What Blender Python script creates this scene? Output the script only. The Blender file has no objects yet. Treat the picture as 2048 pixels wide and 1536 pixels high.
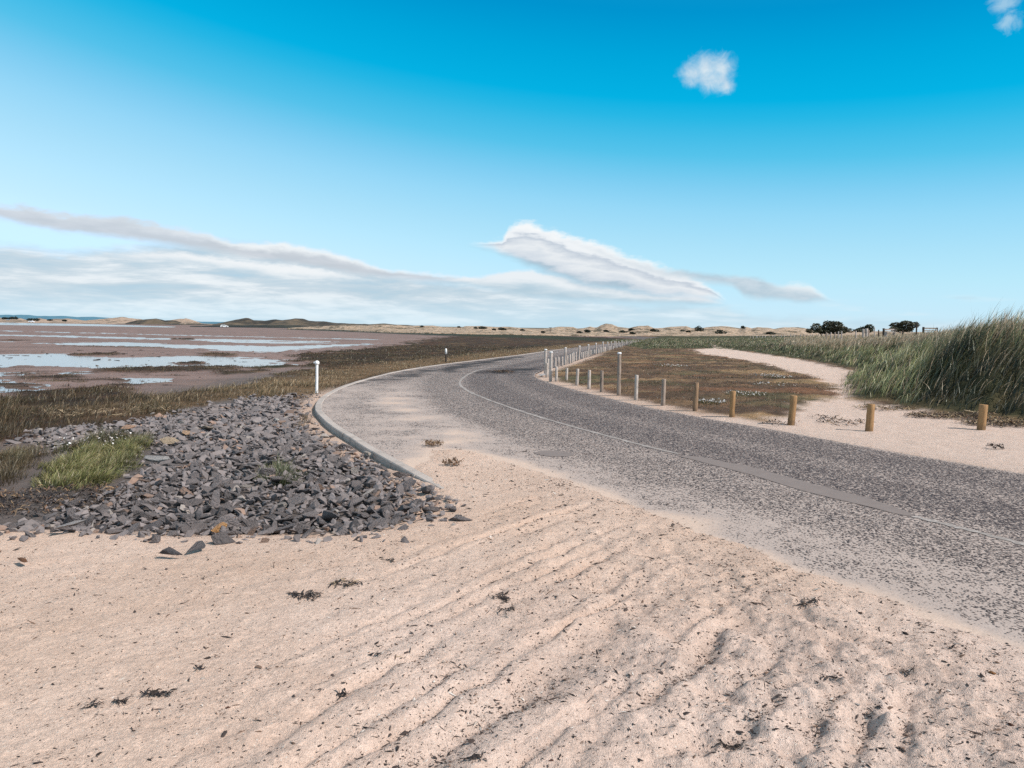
import bpy, bmesh, math, random
import numpy as np
from mathutils import Vector, Matrix, Euler

random.seed(7)
RNG = np.random.default_rng(11)
scene = bpy.context.scene
COL = scene.collection
rad = math.radians

# ------------------------------------------------------------------ camera
FPX, CX, CY = 1500.0, 1024.0, 768.0        # focal length and centre for a 2048 x 1536 frame
CAM_H = 1.75
PITCH = math.atan2(768 - 653.8, FPX)
ROLL = math.atan(0.0135)
cam_d = bpy.data.cameras.new("camera")
cam_d.sensor_width = 36.0
cam_d.lens = 36.0 * FPX / 2048.0
cam_d.clip_start = 0.05
cam_d.clip_end = 30000
cam = bpy.data.objects.new("camera", cam_d)
COL.objects.link(cam)
CAM_M = (Matrix.Translation((0, 0, CAM_H)) @ Matrix.Rotation(math.pi / 2 - PITCH, 4, 'X')
         @ Matrix.Rotation(ROLL, 4, 'Z'))
cam.matrix_world = CAM_M
scene.camera = cam
R3 = CAM_M.to_3x3()


def ray(px, py):
    return (R3 @ Vector(((px - CX) / FPX, -(py - CY) / FPX, -1.0))).normalized()


def G(px, py, z=0.0):
    """survey point of the photograph -> place on the level z"""
    d = ray(px, py)
    t = (z - CAM_H) / min(d.z, -1e-5)
    return (d.x * t, d.y * t)


def at_dist(px, py, dist):
    """point seen at px, py standing dist metres along Y -> x, y, z"""
    d = ray(px, py)
    t = dist / d.y
    return (d.x * t, dist, CAM_H + d.z * t)


def GP(pts, z=0.0):
    return np.array([G(a, b, z) for a, b in pts])


# ------------------------------------------------------------------ noise
def _hash(ix, iy, seed):
    h = (ix.astype(np.int64) * 374761393 + iy.astype(np.int64) * 668265263 + seed * 974634777) & 0xFFFFFFFF
    h = ((h ^ (h >> 13)) * 1274126177) & 0xFFFFFFFF
    return (h ^ (h >> 16)) & 0xFFFFFFFF


def pn(x, y, seed=0):
    x = np.asarray(x, float); y = np.asarray(y, float)
    x0 = np.floor(x); y0 = np.floor(y)
    fx = x - x0; fy = y - y0
    u = fx * fx * fx * (fx * (fx * 6 - 15) + 10); v = fy * fy * fy * (fy * (fy * 6 - 15) + 10)

    def g(dx, dy):
        a = _hash(x0 + dx, y0 + dy, seed) * (2 * math.pi / 4294967296.0)
        return np.cos(a) * (fx - dx) + np.sin(a) * (fy - dy)
    a = g(0, 0); b = g(1, 0); c = g(0, 1); d = g(1, 1)
    return ((a + (b - a) * u) + ((c + (d - c) * u) - (a + (b - a) * u)) * v) * 1.5


def fbm(x, y, octv=4, seed=0, gain=0.5):
    s = 0; a = 1.0; f = 1.0; t = 0
    for i in range(octv):
        s = s + a * pn(x * f + i * 17.3, y * f - i * 9.7, seed + i * 31)
        t += a; a *= gain; f *= 2.03
    return s / t


def ss(a, b, x):
    t = np.clip((x - a) / (b - a), 0, 1)
    return t * t * (3 - 2 * t)


def sdf(poly, x, y):
    """signed distance, positive inside"""
    x = np.asarray(x, float); y = np.asarray(y, float)
    d2 = np.full(x.shape, 1e18); inside = np.zeros(x.shape, bool)
    n = len(poly)
    for i in range(n):
        x1, y1 = poly[i]; x2, y2 = poly[(i + 1) % n]
        ex, ey = x2 - x1, y2 - y1
        L = ex * ex + ey * ey + 1e-12
        t = np.clip(((x - x1) * ex + (y - y1) * ey) / L, 0, 1)
        dx = x - (x1 + ex * t); dy = y - (y1 + ey * t)
        d2 = np.minimum(d2, dx * dx + dy * dy)
        c = ((y1 > y) != (y2 > y))
        if abs(ey) > 1e-12:
            inside ^= c & (x < (x2 - x1) * (y - y1) / ey + x1)
    d = np.sqrt(d2)
    return np.where(inside, d, -d)


def sdf_near(poly, x, y, margin):
    """as sdf, but only worked out near the outline's box"""
    poly = np.asarray(poly)
    lo, hi = poly.min(0) - margin, poly.max(0) + margin
    k = (x > lo[0]) & (x < hi[0]) & (y > lo[1]) & (y < hi[1])
    out = np.full(x.shape, -float(margin))
    if k.any(): out[k] = sdf(poly, x[k], y[k])
    return out


def smooth_line(pts, n, it=2):
    """Chaikin then arc-length resample"""
    p = np.array(pts, float)
    for _ in range(it):
        q = [p[0]]
        for i in range(len(p) - 1):
            q.append(p[i] * .75 + p[i + 1] * .25); q.append(p[i] * .25 + p[i + 1] * .75)
        q.append(p[-1]); p = np.array(q)
    s = np.concatenate([[0], np.cumsum(np.linalg.norm(np.diff(p, axis=0), axis=1))])
    t = np.linspace(0, s[-1], n) if np.isscalar(n) else n
    return np.stack([np.interp(t, s, p[:, 0]), np.interp(t, s, p[:, 1])], 1)


def sqdist(x, y):
    return x * x + y * y


# ------------------------------------------------------------------ materials
class NT:
    def __init__(s, tree):
        s.t = tree; s.n = tree.nodes; s.l = tree.links

    def new(s, typ, **kw):
        n = s.n.new(typ)
        for k, v in kw.items():
            setattr(n, k, v)
        return n

    def put(s, sock, v):
        if isinstance(v, bpy.types.NodeSocket):
            s.l.new(v, sock)
        elif v is not None:
            if hasattr(sock, "default_value"):
                dv = sock.default_value
                if hasattr(dv, "__len__") and not hasattr(v, "__len__"):
                    sock.default_value = [v] * len(dv)
                elif hasattr(dv, "__len__") and len(dv) == 4 and len(v) == 3:
                    sock.default_value = (*v, 1)
                else:
                    sock.default_value = v

    def m(s, op, a, b=None, c=None, clamp=False):
        n = s.new("ShaderNodeMath", operation=op); n.use_clamp = clamp
        s.put(n.inputs[0], a)
        if b is not None: s.put(n.inputs[1], b)
        if c is not None: s.put(n.inputs[2], c)
        return n.outputs[0]

    def mix(s, f, a, b, blend='MIX'):
        n = s.new("ShaderNodeMix", data_type='RGBA', blend_type=blend)
        s.put(n.inputs[0], f); s.put(n.inputs[6], a); s.put(n.inputs[7], b)
        return n.outputs[2]

    def sstep(s, x, lo, hi):
        n = s.new("ShaderNodeMapRange", interpolation_type='SMOOTHSTEP')
        s.put(n.inputs[0], x); s.put(n.inputs[1], lo); s.put(n.inputs[2], hi)
        n.inputs[3].default_value = 0; n.inputs[4].default_value = 1
        return n.outputs[0]

    def noise(s, vec, scale, detail=3, rough=.5, dist=0.0):
        n = s.new("ShaderNodeTexNoise")
        s.put(n.inputs['Vector'], vec); n.inputs['Scale'].default_value = scale
        n.inputs['Detail'].default_value = detail; n.inputs['Roughness'].default_value = rough
        n.inputs['Distortion'].default_value = dist
        return n.outputs[0]

    def ramp(s, f, stops, interp='LINEAR'):
        n = s.new("ShaderNodeValToRGB"); r = n.color_ramp; r.interpolation = interp
        while len(r.elements) > 1: r.elements.remove(r.elements[-1])
        r.elements[0].position = stops[0][0]; r.elements[0].color = (*stops[0][1], 1)
        for p, c in stops[1:]:
            e = r.elements.new(p); e.color = (*c, 1)
        s.put(n.inputs[0], f)
        return n.outputs[0]

    def obj(s):
        return s.new("ShaderNodeTexCoord").outputs['Object']

    def scalev(s, v, sc):
        n = s.new("ShaderNodeMapping"); s.put(n.inputs[0], v); n.inputs['Scale'].default_value = sc
        return n.outputs[0]

    def bump(s, h, dist, strength=1.0):
        n = s.new("ShaderNodeBump"); s.put(n.inputs['Height'], h)
        n.inputs['Distance'].default_value = dist; n.inputs['Strength'].default_value = strength
        return n.outputs[0]

    def attr(s, name):
        return s.new("ShaderNodeAttribute", attribute_name=name)


def mat(name):
    m = bpy.data.materials.new(name); m.use_nodes = True
    m.node_tree.nodes.clear()
    t = NT(m.node_tree)
    out = t.new("ShaderNodeOutputMaterial"); b = t.new("ShaderNodeBsdfPrincipled")
    t.l.new(b.outputs[0], out.inputs[0])
    b.inputs['Roughness'].default_value = .85
    b.inputs['Specular IOR Level'].default_value = .2
    return m, t, b


# ------------------------------------------------------------------ objects
def set_props(o, label=None, cat=None, group=None, kind=None):
    if label: o["label"] = label
    if cat: o["category"] = cat
    if group: o["group"] = group
    if kind: o["kind"] = kind
    return o


def link(name, me, m=None, parent=None):
    o = bpy.data.objects.new(name, me); COL.objects.link(o)
    if m: me.materials.append(m)
    if parent: o.parent = parent
    return o


def mesh_np(name, V, loops, starts, totals, smooth=False, cols=None):
    me = bpy.data.meshes.new(name)
    V = np.ascontiguousarray(V, np.float32)
    me.vertices.add(len(V)); me.vertices.foreach_set("co", V.ravel())
    me.loops.add(len(loops)); me.loops.foreach_set("vertex_index", np.ascontiguousarray(loops, np.int32))
    me.polygons.add(len(starts))
    me.polygons.foreach_set("loop_start", np.ascontiguousarray(starts, np.int32))
    me.polygons.foreach_set("loop_total", np.ascontiguousarray(totals, np.int32))
    me.polygons.foreach_set("use_smooth", np.full(len(starts), smooth))
    me.update(calc_edges=True)
    for k, c in (cols or {}).items():
        a = me.attributes.new(k, 'FLOAT_COLOR', 'POINT')
        c = np.concatenate([c, np.ones((len(c), 4 - c.shape[1]))], 1) if c.shape[1] < 4 else c
        a.data.foreach_set("color", np.ascontiguousarray(c, np.float32).ravel())
    return me


def mesh_grid(name, P, wrap=False, smooth=True, cols=None):
    """P: (n, m, 3) vertex grid"""
    n, m = P.shape[:2]
    idx = np.arange(n * m).reshape(n, m)
    if wrap:
        nx = np.roll(idx, -1, axis=1)
        q = np.stack([idx[:-1], nx[:-1], nx[1:], idx[1:]], -1).reshape(-1, 4)
    else:
        q = np.stack([idx[:-1, :-1], idx[:-1, 1:], idx[1:, 1:], idx[1:, :-1]], -1).reshape(-1, 4)
    return mesh_np(name, P.reshape(-1, 3), q.ravel(), np.arange(len(q)) * 4, np.full(len(q), 4), smooth, cols)


def bm_mesh(name, bm, smooth=False):
    me = bpy.data.meshes.new(name); bm.normal_update(); bm.to_mesh(me); bm.free()
    me.polygons.foreach_set("use_smooth", np.full(len(me.polygons), smooth))
    return me


def add_box(bm, c, s, rot=None):
    r = bmesh.ops.create_cube(bm, size=1)
    M = Matrix.Translation(c) @ (rot.to_matrix().to_4x4() if rot else Matrix.Identity(4)) @ Matrix.Diagonal((*s, 1))
    bmesh.ops.transform(bm, matrix=M, verts=r['verts'])
    return r['verts']


def add_rings(bm, rings, seg=12, cap=True):
    """rings: (x, y, z, r) stack -> closed tube"""
    loops = []
    for (x, y, z, r) in rings:
        loops.append([bm.verts.new((x + r * math.cos(2 * math.pi * k / seg), y + r * math.sin(2 * math.pi * k / seg), z)) for k in range(seg)])
    for a, b in zip(loops[:-1], loops[1:]):
        for k in range(seg):
            bm.faces.new((a[k], a[(k + 1) % seg], b[(k + 1) % seg], b[k]))
    if cap:
        bm.faces.new(loops[0][::-1]); bm.faces.new(loops[-1])


def blades(name, root, h, az, lean, w, col0, col1, seg=3, curl=1.0):
    """one mesh of tapering bent grass blades; az lean direction, lean 0..1"""
    N = len(root)
    fa = RNG.uniform(0, math.pi, N)
    wx, wy = np.cos(fa), np.sin(fa)
    dx, dy = np.cos(az), np.sin(az)
    V = np.zeros((N, 2 * seg + 1, 3)); C = np.zeros((N, 2 * seg + 1, 3))
    px = np.zeros(N); py = np.zeros(N); pz = np.zeros(N)
    for i in range(seg + 1):
        t = i / seg
        if i:
            a = np.clip(lean * (.35 + curl * (t - .5 / seg) * 1.25), 0, 2.0)
            st = h / seg
            px = px + dx * np.sin(a) * st; py = py + dy * np.sin(a) * st; pz = pz + np.cos(a) * st
        ww = w * (1 - t ** 1.6) * .5 + 0 * w
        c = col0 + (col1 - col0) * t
        if i < seg:
            for k, sg in ((0, -1), (1, 1)):
                V[:, 2 * i + k, 0] = root[:, 0] + px + wx * ww * sg
                V[:, 2 * i + k, 1] = root[:, 1] + py + wy * ww * sg
                V[:, 2 * i + k, 2] = root[:, 2] + pz
                C[:, 2 * i + k] = c
        else:
            V[:, 2 * seg] = root + np.stack([px, py, pz], 1); C[:, 2 * seg] = c
    nv = 2 * seg + 1
    pat = []; tot = []
    for i in range(seg - 1):
        pat += [2 * i, 2 * i + 1, 2 * i + 3, 2 * i + 2]; tot.append(4)
    pat += [2 * seg - 2, 2 * seg - 1, 2 * seg]; tot.append(3)
    pat = np.array(pat); tot = np.array(tot)
    loops = (pat[None] + (np.arange(N) * nv)[:, None]).ravel()
    totals = np.tile(tot, N)
    starts = np.concatenate([[0], np.cumsum(totals)[:-1]])
    return mesh_np(name, V.reshape(-1, 3), loops, starts, totals, False, {"Col": C.reshape(-1, 3)})


# ================================================================== THE LIE OF THE LAND
left_px = [(1282, 681.6), (1250, 684), (1200, 689), (1130, 697.5), (1090, 703), (1050, 709), (965, 719.6), (904, 727), (843, 735.5), (794, 744),
           (757, 753), (716, 765), (690, 774), (667, 785), (650, 797), (642, 809), (643, 821), (655, 834), (672, 849), (721, 878), (757, 900), (814, 930), (867, 959)]
L_EDGE = [G(a, b) for a, b in left_px]
d = np.array(L_EDGE[-1]) - np.array(L_EDGE[-4]); d /= np.linalg.norm(d)
L_EDGE += [tuple(np.array(L_EDGE[-1]) + d * k + np.array([.02 * k * k, 0])) for k in (2, 4, 7, 11, 16)]
right_px = [(1286, 684.5), (1262, 688), (1240, 693), (1213, 701.5), (1188, 709.5), (1165, 717), (1135, 727), (1105, 735.5), (1082, 742), (1070, 748),
            (1070, 754), (1080, 759), (1102, 766.5), (1146, 778.7), (1195, 791), (1244, 803), (1305, 816.5), (1366, 827.5), (1430, 840), (1526, 855), (1621, 873), (1716, 891), (1811, 908), (1938, 929), (2048, 948)]
R_EDGE = [G(a, b) for a, b in right_px]
d = np.array(R_EDGE[-1]) - np.array(R_EDGE[-4]); d /= np.linalg.norm(d)
R_EDGE += [tuple(np.array(R_EDGE[-1]) + d * k + np.array([.015 * k * k, 0])) for k in (3, 6, 10, 14)]
# the road bends away behind the far posts
_d = np.array(L_EDGE[0]) - np.array(L_EDGE[1]); _d /= np.linalg.norm(_d)
L_EDGE = [tuple(np.array(L_EDGE[0]) + _d * 3)] + L_EDGE
R_EDGE = [tuple(np.array(R_EDGE[0]) + _d * 3)] + R_EDGE
LE = smooth_line(L_EDGE, 420); RE = smooth_line(R_EDGE, 420)
ROAD_POLY = np.concatenate([smooth_line(L_EDGE, 90), smooth_line(R_EDGE, 90)[::-1]])
LEFT_POLY = np.concatenate([smooth_line(L_EDGE, 90), np.array([(8, -40), (-3000, -40), (-3000, 6000), (34, 6000), (30, 150)])])

drift_px = [(872, 968), (868, 930), (905, 905), (960, 918), (1010, 935), (1100, 965), (1250, 1025), (1400, 1082), (1600, 1158), (1800, 1240), (2048, 1335), (2500, 1490)]
SAND_FRONT = np.concatenate([GP([(-700, 1060), (0, 1068), (270, 1078), (400, 1085), (620, 1088), (760, 1075), (900, 1040), (925, 1005)]),
                             GP(drift_px), np.array([(6, -6), (-12, -6), (-14, 5)])])
ROCK_POLY = GP([(605, 790), (560, 795), (480, 800), (400, 815), (330, 832), (200, 846), (60, 850), (40, 870), (120, 895), (240, 880), (290, 876), (296, 900), (262, 945), (215, 968), (150, 985),
                (100, 1005), (40, 1040), (-90, 1062), (-90, 1085), (0, 1088), (60, 1098), (200, 1082), (268, 1078), (285, 1102), (340, 1112), (400, 1108), (470, 1092), (540, 1102),
                (620, 1102), (700, 1088), (760, 1090), (840, 1068), (925, 1048), (938, 1018), (922, 990), (880, 976), (800, 936), (740, 913), (690, 893), (650, 872), (612, 845), (598, 822)], -.08)
VEG_LEFT = GP([(-500, 808), (0, 792), (120, 776), (260, 766), (275, 790), (330, 795), (430, 786), (520, 772), (560, 750), (615, 738), (600, 718), (570, 710), (650, 704), (735, 697),
               (800, 690), (830, 682), (905, 672), (960, 669), (1050, 670)], -.25)
VEG_LEFT = np.concatenate([VEG_LEFT, np.array([(24, 160)]), smooth_line(L_EDGE, 60)[3:44:2], GP([(600, 797), (480, 802), (350, 832), (200, 851), (60, 869), (-500, 905)], -.1)])
SAND_RIGHT = GP([(1380, 834), (1460, 838), (1530, 846), (1570, 832), (1600, 815), (1650, 796), (1668, 775), (1640, 760), (1600, 750), (1500, 724), (1400, 708), (1385, 700), (1430, 696),
                 (1510, 706), (1600, 720), (1710, 742), (1700, 770), (1720, 800), (1800, 818), (1900, 835), (2048, 852), (2400, 880), (2900, 1075), (2048, 950), (1716, 893), (1526, 857), (1430, 842)])
BANK = np.concatenate([GP([(1285, 699), (1400, 697), (1500, 703), (1560, 714), (1630, 722), (1690, 735), (1720, 745), (1695, 765), (1700, 785), (1730, 802), (1790, 813), (1860, 824),
                           (1950, 835), (2048, 847), (2300, 868)]), np.array([(18, 10.5), (60, 8), (160, 60), (130, 170), (60, 172), (30, 165), (14, 120)])])
GREEN_BAND = GP([(560, 657), (700, 662), (850, 668), (1000, 672), (1200, 680), (1290, 686), (1290, 678), (1150, 671), (1000, 667), (800, 660.5), (640, 654.5)], 0)

POOLS = [
    [(-300, 714), (0, 708), (130, 707), (240, 714), (400, 711), (500, 714), (560, 721), (610, 733), (500, 735), (350, 733), (240, 738), (150, 738), (60, 731), (0, 736), (-300, 742)],
    [(80, 686), (250, 684), (400, 690), (560, 692), (765, 686), (745, 690), (640, 697), (580, 704), (520, 706), (440, 700), (300, 694), (100, 690)],
    [(-300, 667), (0, 669), (170, 672), (330, 676), (600, 681), (700, 684), (600, 684), (330, 680), (170, 676), (0, 671.5), (-300, 669.5)],
    [(-200, 659.5), (0, 661), (350, 669.5), (760, 678.5), (760, 680), (350, 671), (0, 662.4), (-200, 661)],
    [(-200, 681), (0, 682.5), (60, 683), (0, 684.5), (-200, 683)],
    [(380, 680), (520, 682), (700, 686.5), (560, 688), (420, 684)],
    [(-300, 641), (0, 645), (200, 648.5), (350, 653), (350, 655), (200, 652.5), (0, 650), (-300, 646)],
    [(-100, 766), (0, 760), (60, 765), (95, 772), (60, 784), (0, 786), (-100, 792)],
    [(205, 760), (260, 755), (335, 757), (330, 765), (260, 772), (235, 766)],
    [(365, 770), (430, 765), (475, 772), (440, 786), (395, 781)],
    [(235, 792), (300, 790), (335, 797), (290, 801)],
    [(540, 762), (625, 755), (640, 758), (560, 766)],
    [(130, 745), (210, 741), (220, 745), (140, 749)],
    [(-100, 748), (60, 744), (70, 750), (-100, 755)],
]
POOLS = [GP(p, -.30) for p in POOLS]
ISLES = [GP(p, -.27) for p in [
    [(175, 740), (250, 735), (480, 731), (485, 741), (350, 745), (200, 746)],
    [(420, 745), (530, 740), (545, 746), (440, 752)],
    [(20, 752), (150, 750), (180, 757), (60, 760)],
    [(345, 725), (410, 723), (415, 728), (350, 728.5)],
    [(0, 680), (60, 679.5), (60, 681.5), (0, 682)],
    [(340, 677), (390, 676), (390, 679), (345, 679.5)],
    [(130, 708), (240, 706), (240, 711), (140, 711)],
    [(390, 706), (480, 708), (470, 713), (400, 711)],
    [(480, 735), (600, 730), (600, 736), (500, 740)],
]]

PLAT_U = [.10, .18, .25, .384, .45, .537, .584, .617, .65, .68, .9, 1.5]
PLAT_Z = [.0, .02, .12, .54, .82, 1.20, 1.40, 1.47, 1.50, 1.48, 1.45, 1.4]

N_RIP = np.array([-.82, .575])        # across the wheel-churned ridges of the sand


def front_relief(x, y):
    """churned ridges, wheel ruts and pock marks of the dry sand in front"""
    wx = x + .10 * fbm(x * 1.1, y * 1.1, 3, 51) + .030 * fbm(x * 6, y * 6, 2, 52); wy = y + .10 * fbm(x * 1.1 + 9, y * 1.1, 3, 57) + .030 * fbm(x * 6, y * 6, 2, 58)
    s = wx * N_RIP[0] + wy * N_RIP[1]
    t = wx * N_RIP[1] - wy * N_RIP[0]
    s = s + .10 * pn(t * .45, s * .4, 3) + .005 * (t - 3) ** 2
    ph = s / .22 + .65 * pn(s * 2.1, s * 0 + .5, 62) + .55 * pn(s * .9 + 4, t * .12, 63) + .22 * fbm(t * .9, s * 1.1, 2, 61)
    cell = np.floor(ph)
    fr = ph - cell
    dtr = np.where(fr < .5, fr / .30, (1 - fr) / .17)
    saw = 1 - np.exp(-dtr * dtr)
    amp = ss(-1.6, 1.0, x + .25 * (5 - y)) * (1 - ss(6.8, 9.0, y))
    near0 = fr < .5
    cid = np.where(near0, cell, cell + 1)
    brk = (.22 + .78 * ss(-.30, .22, fbm(t * .75 + cid * 7.7, cid * 3.1, 2, 71))) * (.62 + .8 * ((cid * .618) % 1.0))
    right = ss(-.3, 1.8, x + .2 * (5 - y))
    rid = (saw - .8) * (.050 - .022 * right) * amp * brk
    # faint second set to the left, nearly across the view
    p2 = (wx * -.50 + wy * .86) / .42 + .9 * fbm(x * .6, y * .6, 2, 91)
    f2 = p2 - np.floor(p2); s2 = np.where(f2 < .7, f2 / .7, (1 - f2) / .3)
    rid = rid + .011 * (s2 - .5) * (1 - amp) * ss(-.2, .4, fbm(x * .8, y * .8, 2, 93))
    # wheel ruts running beside the road cut across the ridges
    e = sdf(SAND_FRONT, x, y)
    by_road = ss(1.35, .55, e + .25 * fbm(x * .9, y * .9, 2, 94)) * ss(-.1, 1.2, x + .2 * (5 - y))
    rid = rid * (1 - .85 * by_road)
    rut = np.zeros_like(x)
    for c0, w0, dp in ((.30, .07, .020), (.62, .09, .030), (1.02, .10, .034), (1.55, .10, .026)):
        cc = c0 + .09 * fbm(x * .8 + c0 * 9, y * .8, 2, 95)
        g_ = ss(-.35, .25, fbm(x * .9 + c0 * 5, y * .9, 2, 97))
        rut = rut + g_ * (-dp * np.exp(-((e - cc) / w0) ** 2) + .7 * dp * np.exp(-((e - cc - 1.8 * w0) / w0) ** 2))
    rut = rut * ss(.1, 1.3, x + .25 * (5 - y))
    clod = np.maximum(0, fbm(x * 7.5, y * 7.5, 2, 27) - .10) * .075 * ss(.2, 2.2, x + .3 * (4.6 - y)) * (.4 + .6 * ss(-.2, .3, fbm(x * 1.3, y * 1.3, 2, 28)))
    rut = rut + clod
    lump = fbm(x * 3.0, y * 3.0, 3, 13)
    pock = np.minimum(0, pn(x * 4.3, y * 4.3, 15) + .12) * .06
    fine = fbm(x * 11, y * 11, 3, 19)
    out = rid + rut + lump * (.009 + .024 * right) + .045 * right * fbm(x * 1.7, y * 1.7, 3, 17) + pock * right + fine * (.006 + .010 * right) + fbm(x * 24, y * 24, 2, 21) * (.0022 + .0035 * right) + .012 * (.3 + .7 * right) * fbm(x * 6.5, y * 6.5, 2, 25) + amp * .02
    return out, (1 - (1 - saw) * brk) * amp


def H(x, y, want=False):
    x = np.asarray(x, float); y = np.asarray(y, float)
    r = np.hypot(x, y)
    sl = sdf(LEFT_POLY, x, y)
    sroad = sdf(ROAD_POLY, x, y)
    left = ss(-.05, .05, sl)
    n1 = fbm(x * .35, y * .35, 4, 5)
    n2 = fbm(x * 1.7, y * 1.7, 3, 8)
    sveg = sdf_near(VEG_LEFT, x, y, 25) + (fbm(x * .5, y * .5, 4, 33) * 1.1 + n2 * .35) * np.clip(r / 22, 1.0, 6)
    veg_l = ss(-.25, .35, sveg) * left
    isl = np.zeros_like(x)
    for k, p in enumerate(ISLES):
        isl = np.maximum(isl, ss(-.3, .5, sdf_near(p, x, y, 3) + n2 * .6))
    # scattered weed patches on the mud
    wild = ss(.34, .52, fbm(x * .055, y * .16, 4, 77)) * (1 - ss(60, 140, r)) * ss(14, 20, r)
    wild2 = ss(.12, .26, fbm(x * .30, y * .75, 4, 79)) * ss(11, 14, r) * (1 - ss(26, 44, r)) * ss(6, 9, sl)
    isl = np.maximum(isl, np.maximum(wild * .8, wild2)) * left
    # left: verge, stones, then salt marsh and mud
    zl = -.078 - .19 * ss(.9, 8, sl) + .012 * n1
    mudm = ss(4.5, 9, sl) * (1 - veg_l)
    pool = np.zeros_like(x)
    pw0 = fbm(x * .20, y * .9, 4, 131) * 3.6 + fbm(x * .9, y * 2.6, 3, 133) * 1.8 - .35
    for ip, p in enumerate(POOLS):
        pw = pw0 if ip < 7 else pw0 * .45 + .30
        dd = sdf_near(p, x, y, 6)
        w = np.clip(r * .014, .2, 2.2)
        pool = np.maximum(pool, ss(-1, 1, (dd + pw * w) / w))
    pool = pool * left * (1 - .85 * isl)
    zl = zl - .075 * pool * ss(3, 6, sl)
    hum = np.abs(fbm(x * .9, y * .9, 4, 41))
    veg_any = np.maximum(veg_l, isl)
    zl = zl + veg_any * (.02 + .11 * hum * np.clip(r / 25, .6, 1.6)) * ss(.15, 1.2, sl)
    zl = zl + mudm * (.012 * n2 + .004)
    # right verge / field
    sr = -np.maximum(sroad, sl)                      # metres right of the road
    zr = -.008 + .028 * ss(.0, .5, sr) + .02 * n1 * ss(.3, 2, sr)
    ssr = sdf_near(SAND_RIGHT, x, y, 12) + n2 * .25 * np.clip(r / 14, 1, 3) + fbm(x * .5, y * .5, 3, 63) * .5
    sand_r = ss(-.15, .35, ssr)
    sbank = sdf(BANK, x, y) + (n1 * .9 + n2 * .3)
    u = x / np.maximum(y, 1e-3); u = np.where(y < 1, 2, u)
    plat = np.interp(u, PLAT_U, PLAT_Z)
    width = 1.2 + 2.6 * ss(15, 40, r) + 1.2 * plat
    bank = ss(-.1, 1.0, sbank / width)
    zb = plat * bank * (1 + .10 * n1) + .12 * bank * n2
    zb = zb + bank * .14 * ss(45, 120, r)
    right = (1 - left)
    veg_r = right * (1 - sand_r) * (1 - ss(-.4, .3, sbank)) * ss(.25, .7, sr + n2 * .25)
    zr = zr + veg_r * (.01 + .16 * hum) * ss(.4, 1.5, sr) + sand_r * (.018 * fbm(x * 2.6, y * 2.6, 3, 14)) * ss(.1, .8, sr)
    z = np.where(sl > 0, zl, zr + zb)
    # under the road
    z = np.where(sroad > 0, -.05, z)
    # drifted sand of the foreground
    sf = sdf(SAND_FRONT, x, y)
    sfn = sf + fbm(x * 1.6, y * 1.6, 4, 23) * .16 + fbm(x * 7, y * 7, 2, 24) * .05
    fr = ss(-.80, .12, sfn)
    rel, saw = front_relief(x, y)
    zf = .022 + .03 * ss(.3, 2.0, sf) + rel * ss(-.25, .8, sfn) + .006 * fbm(x * 5, y * 5, 2, 29)
    zf = np.where(sroad > -.3, np.maximum(zf, .012 + .25 * (zf - .012)), zf)
    z = z * (1 - fr) + zf * fr
    if not want:
        return z
    return dict(z=z, sl=sl, sroad=sroad, left=left, veg_l=veg_l, isl=isl, pool=pool, mud=mudm, sand_r=sand_r, sbank=sbank, bank=bank,
                veg_r=veg_r, front=fr, sf=sf, saw=saw, n1=n1, n2=n2, r=r, hum=hum, sr=sr, right=right)


def Hs(x, y):
    return float(H(np.array([x]), np.array([y]))[0])


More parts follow.
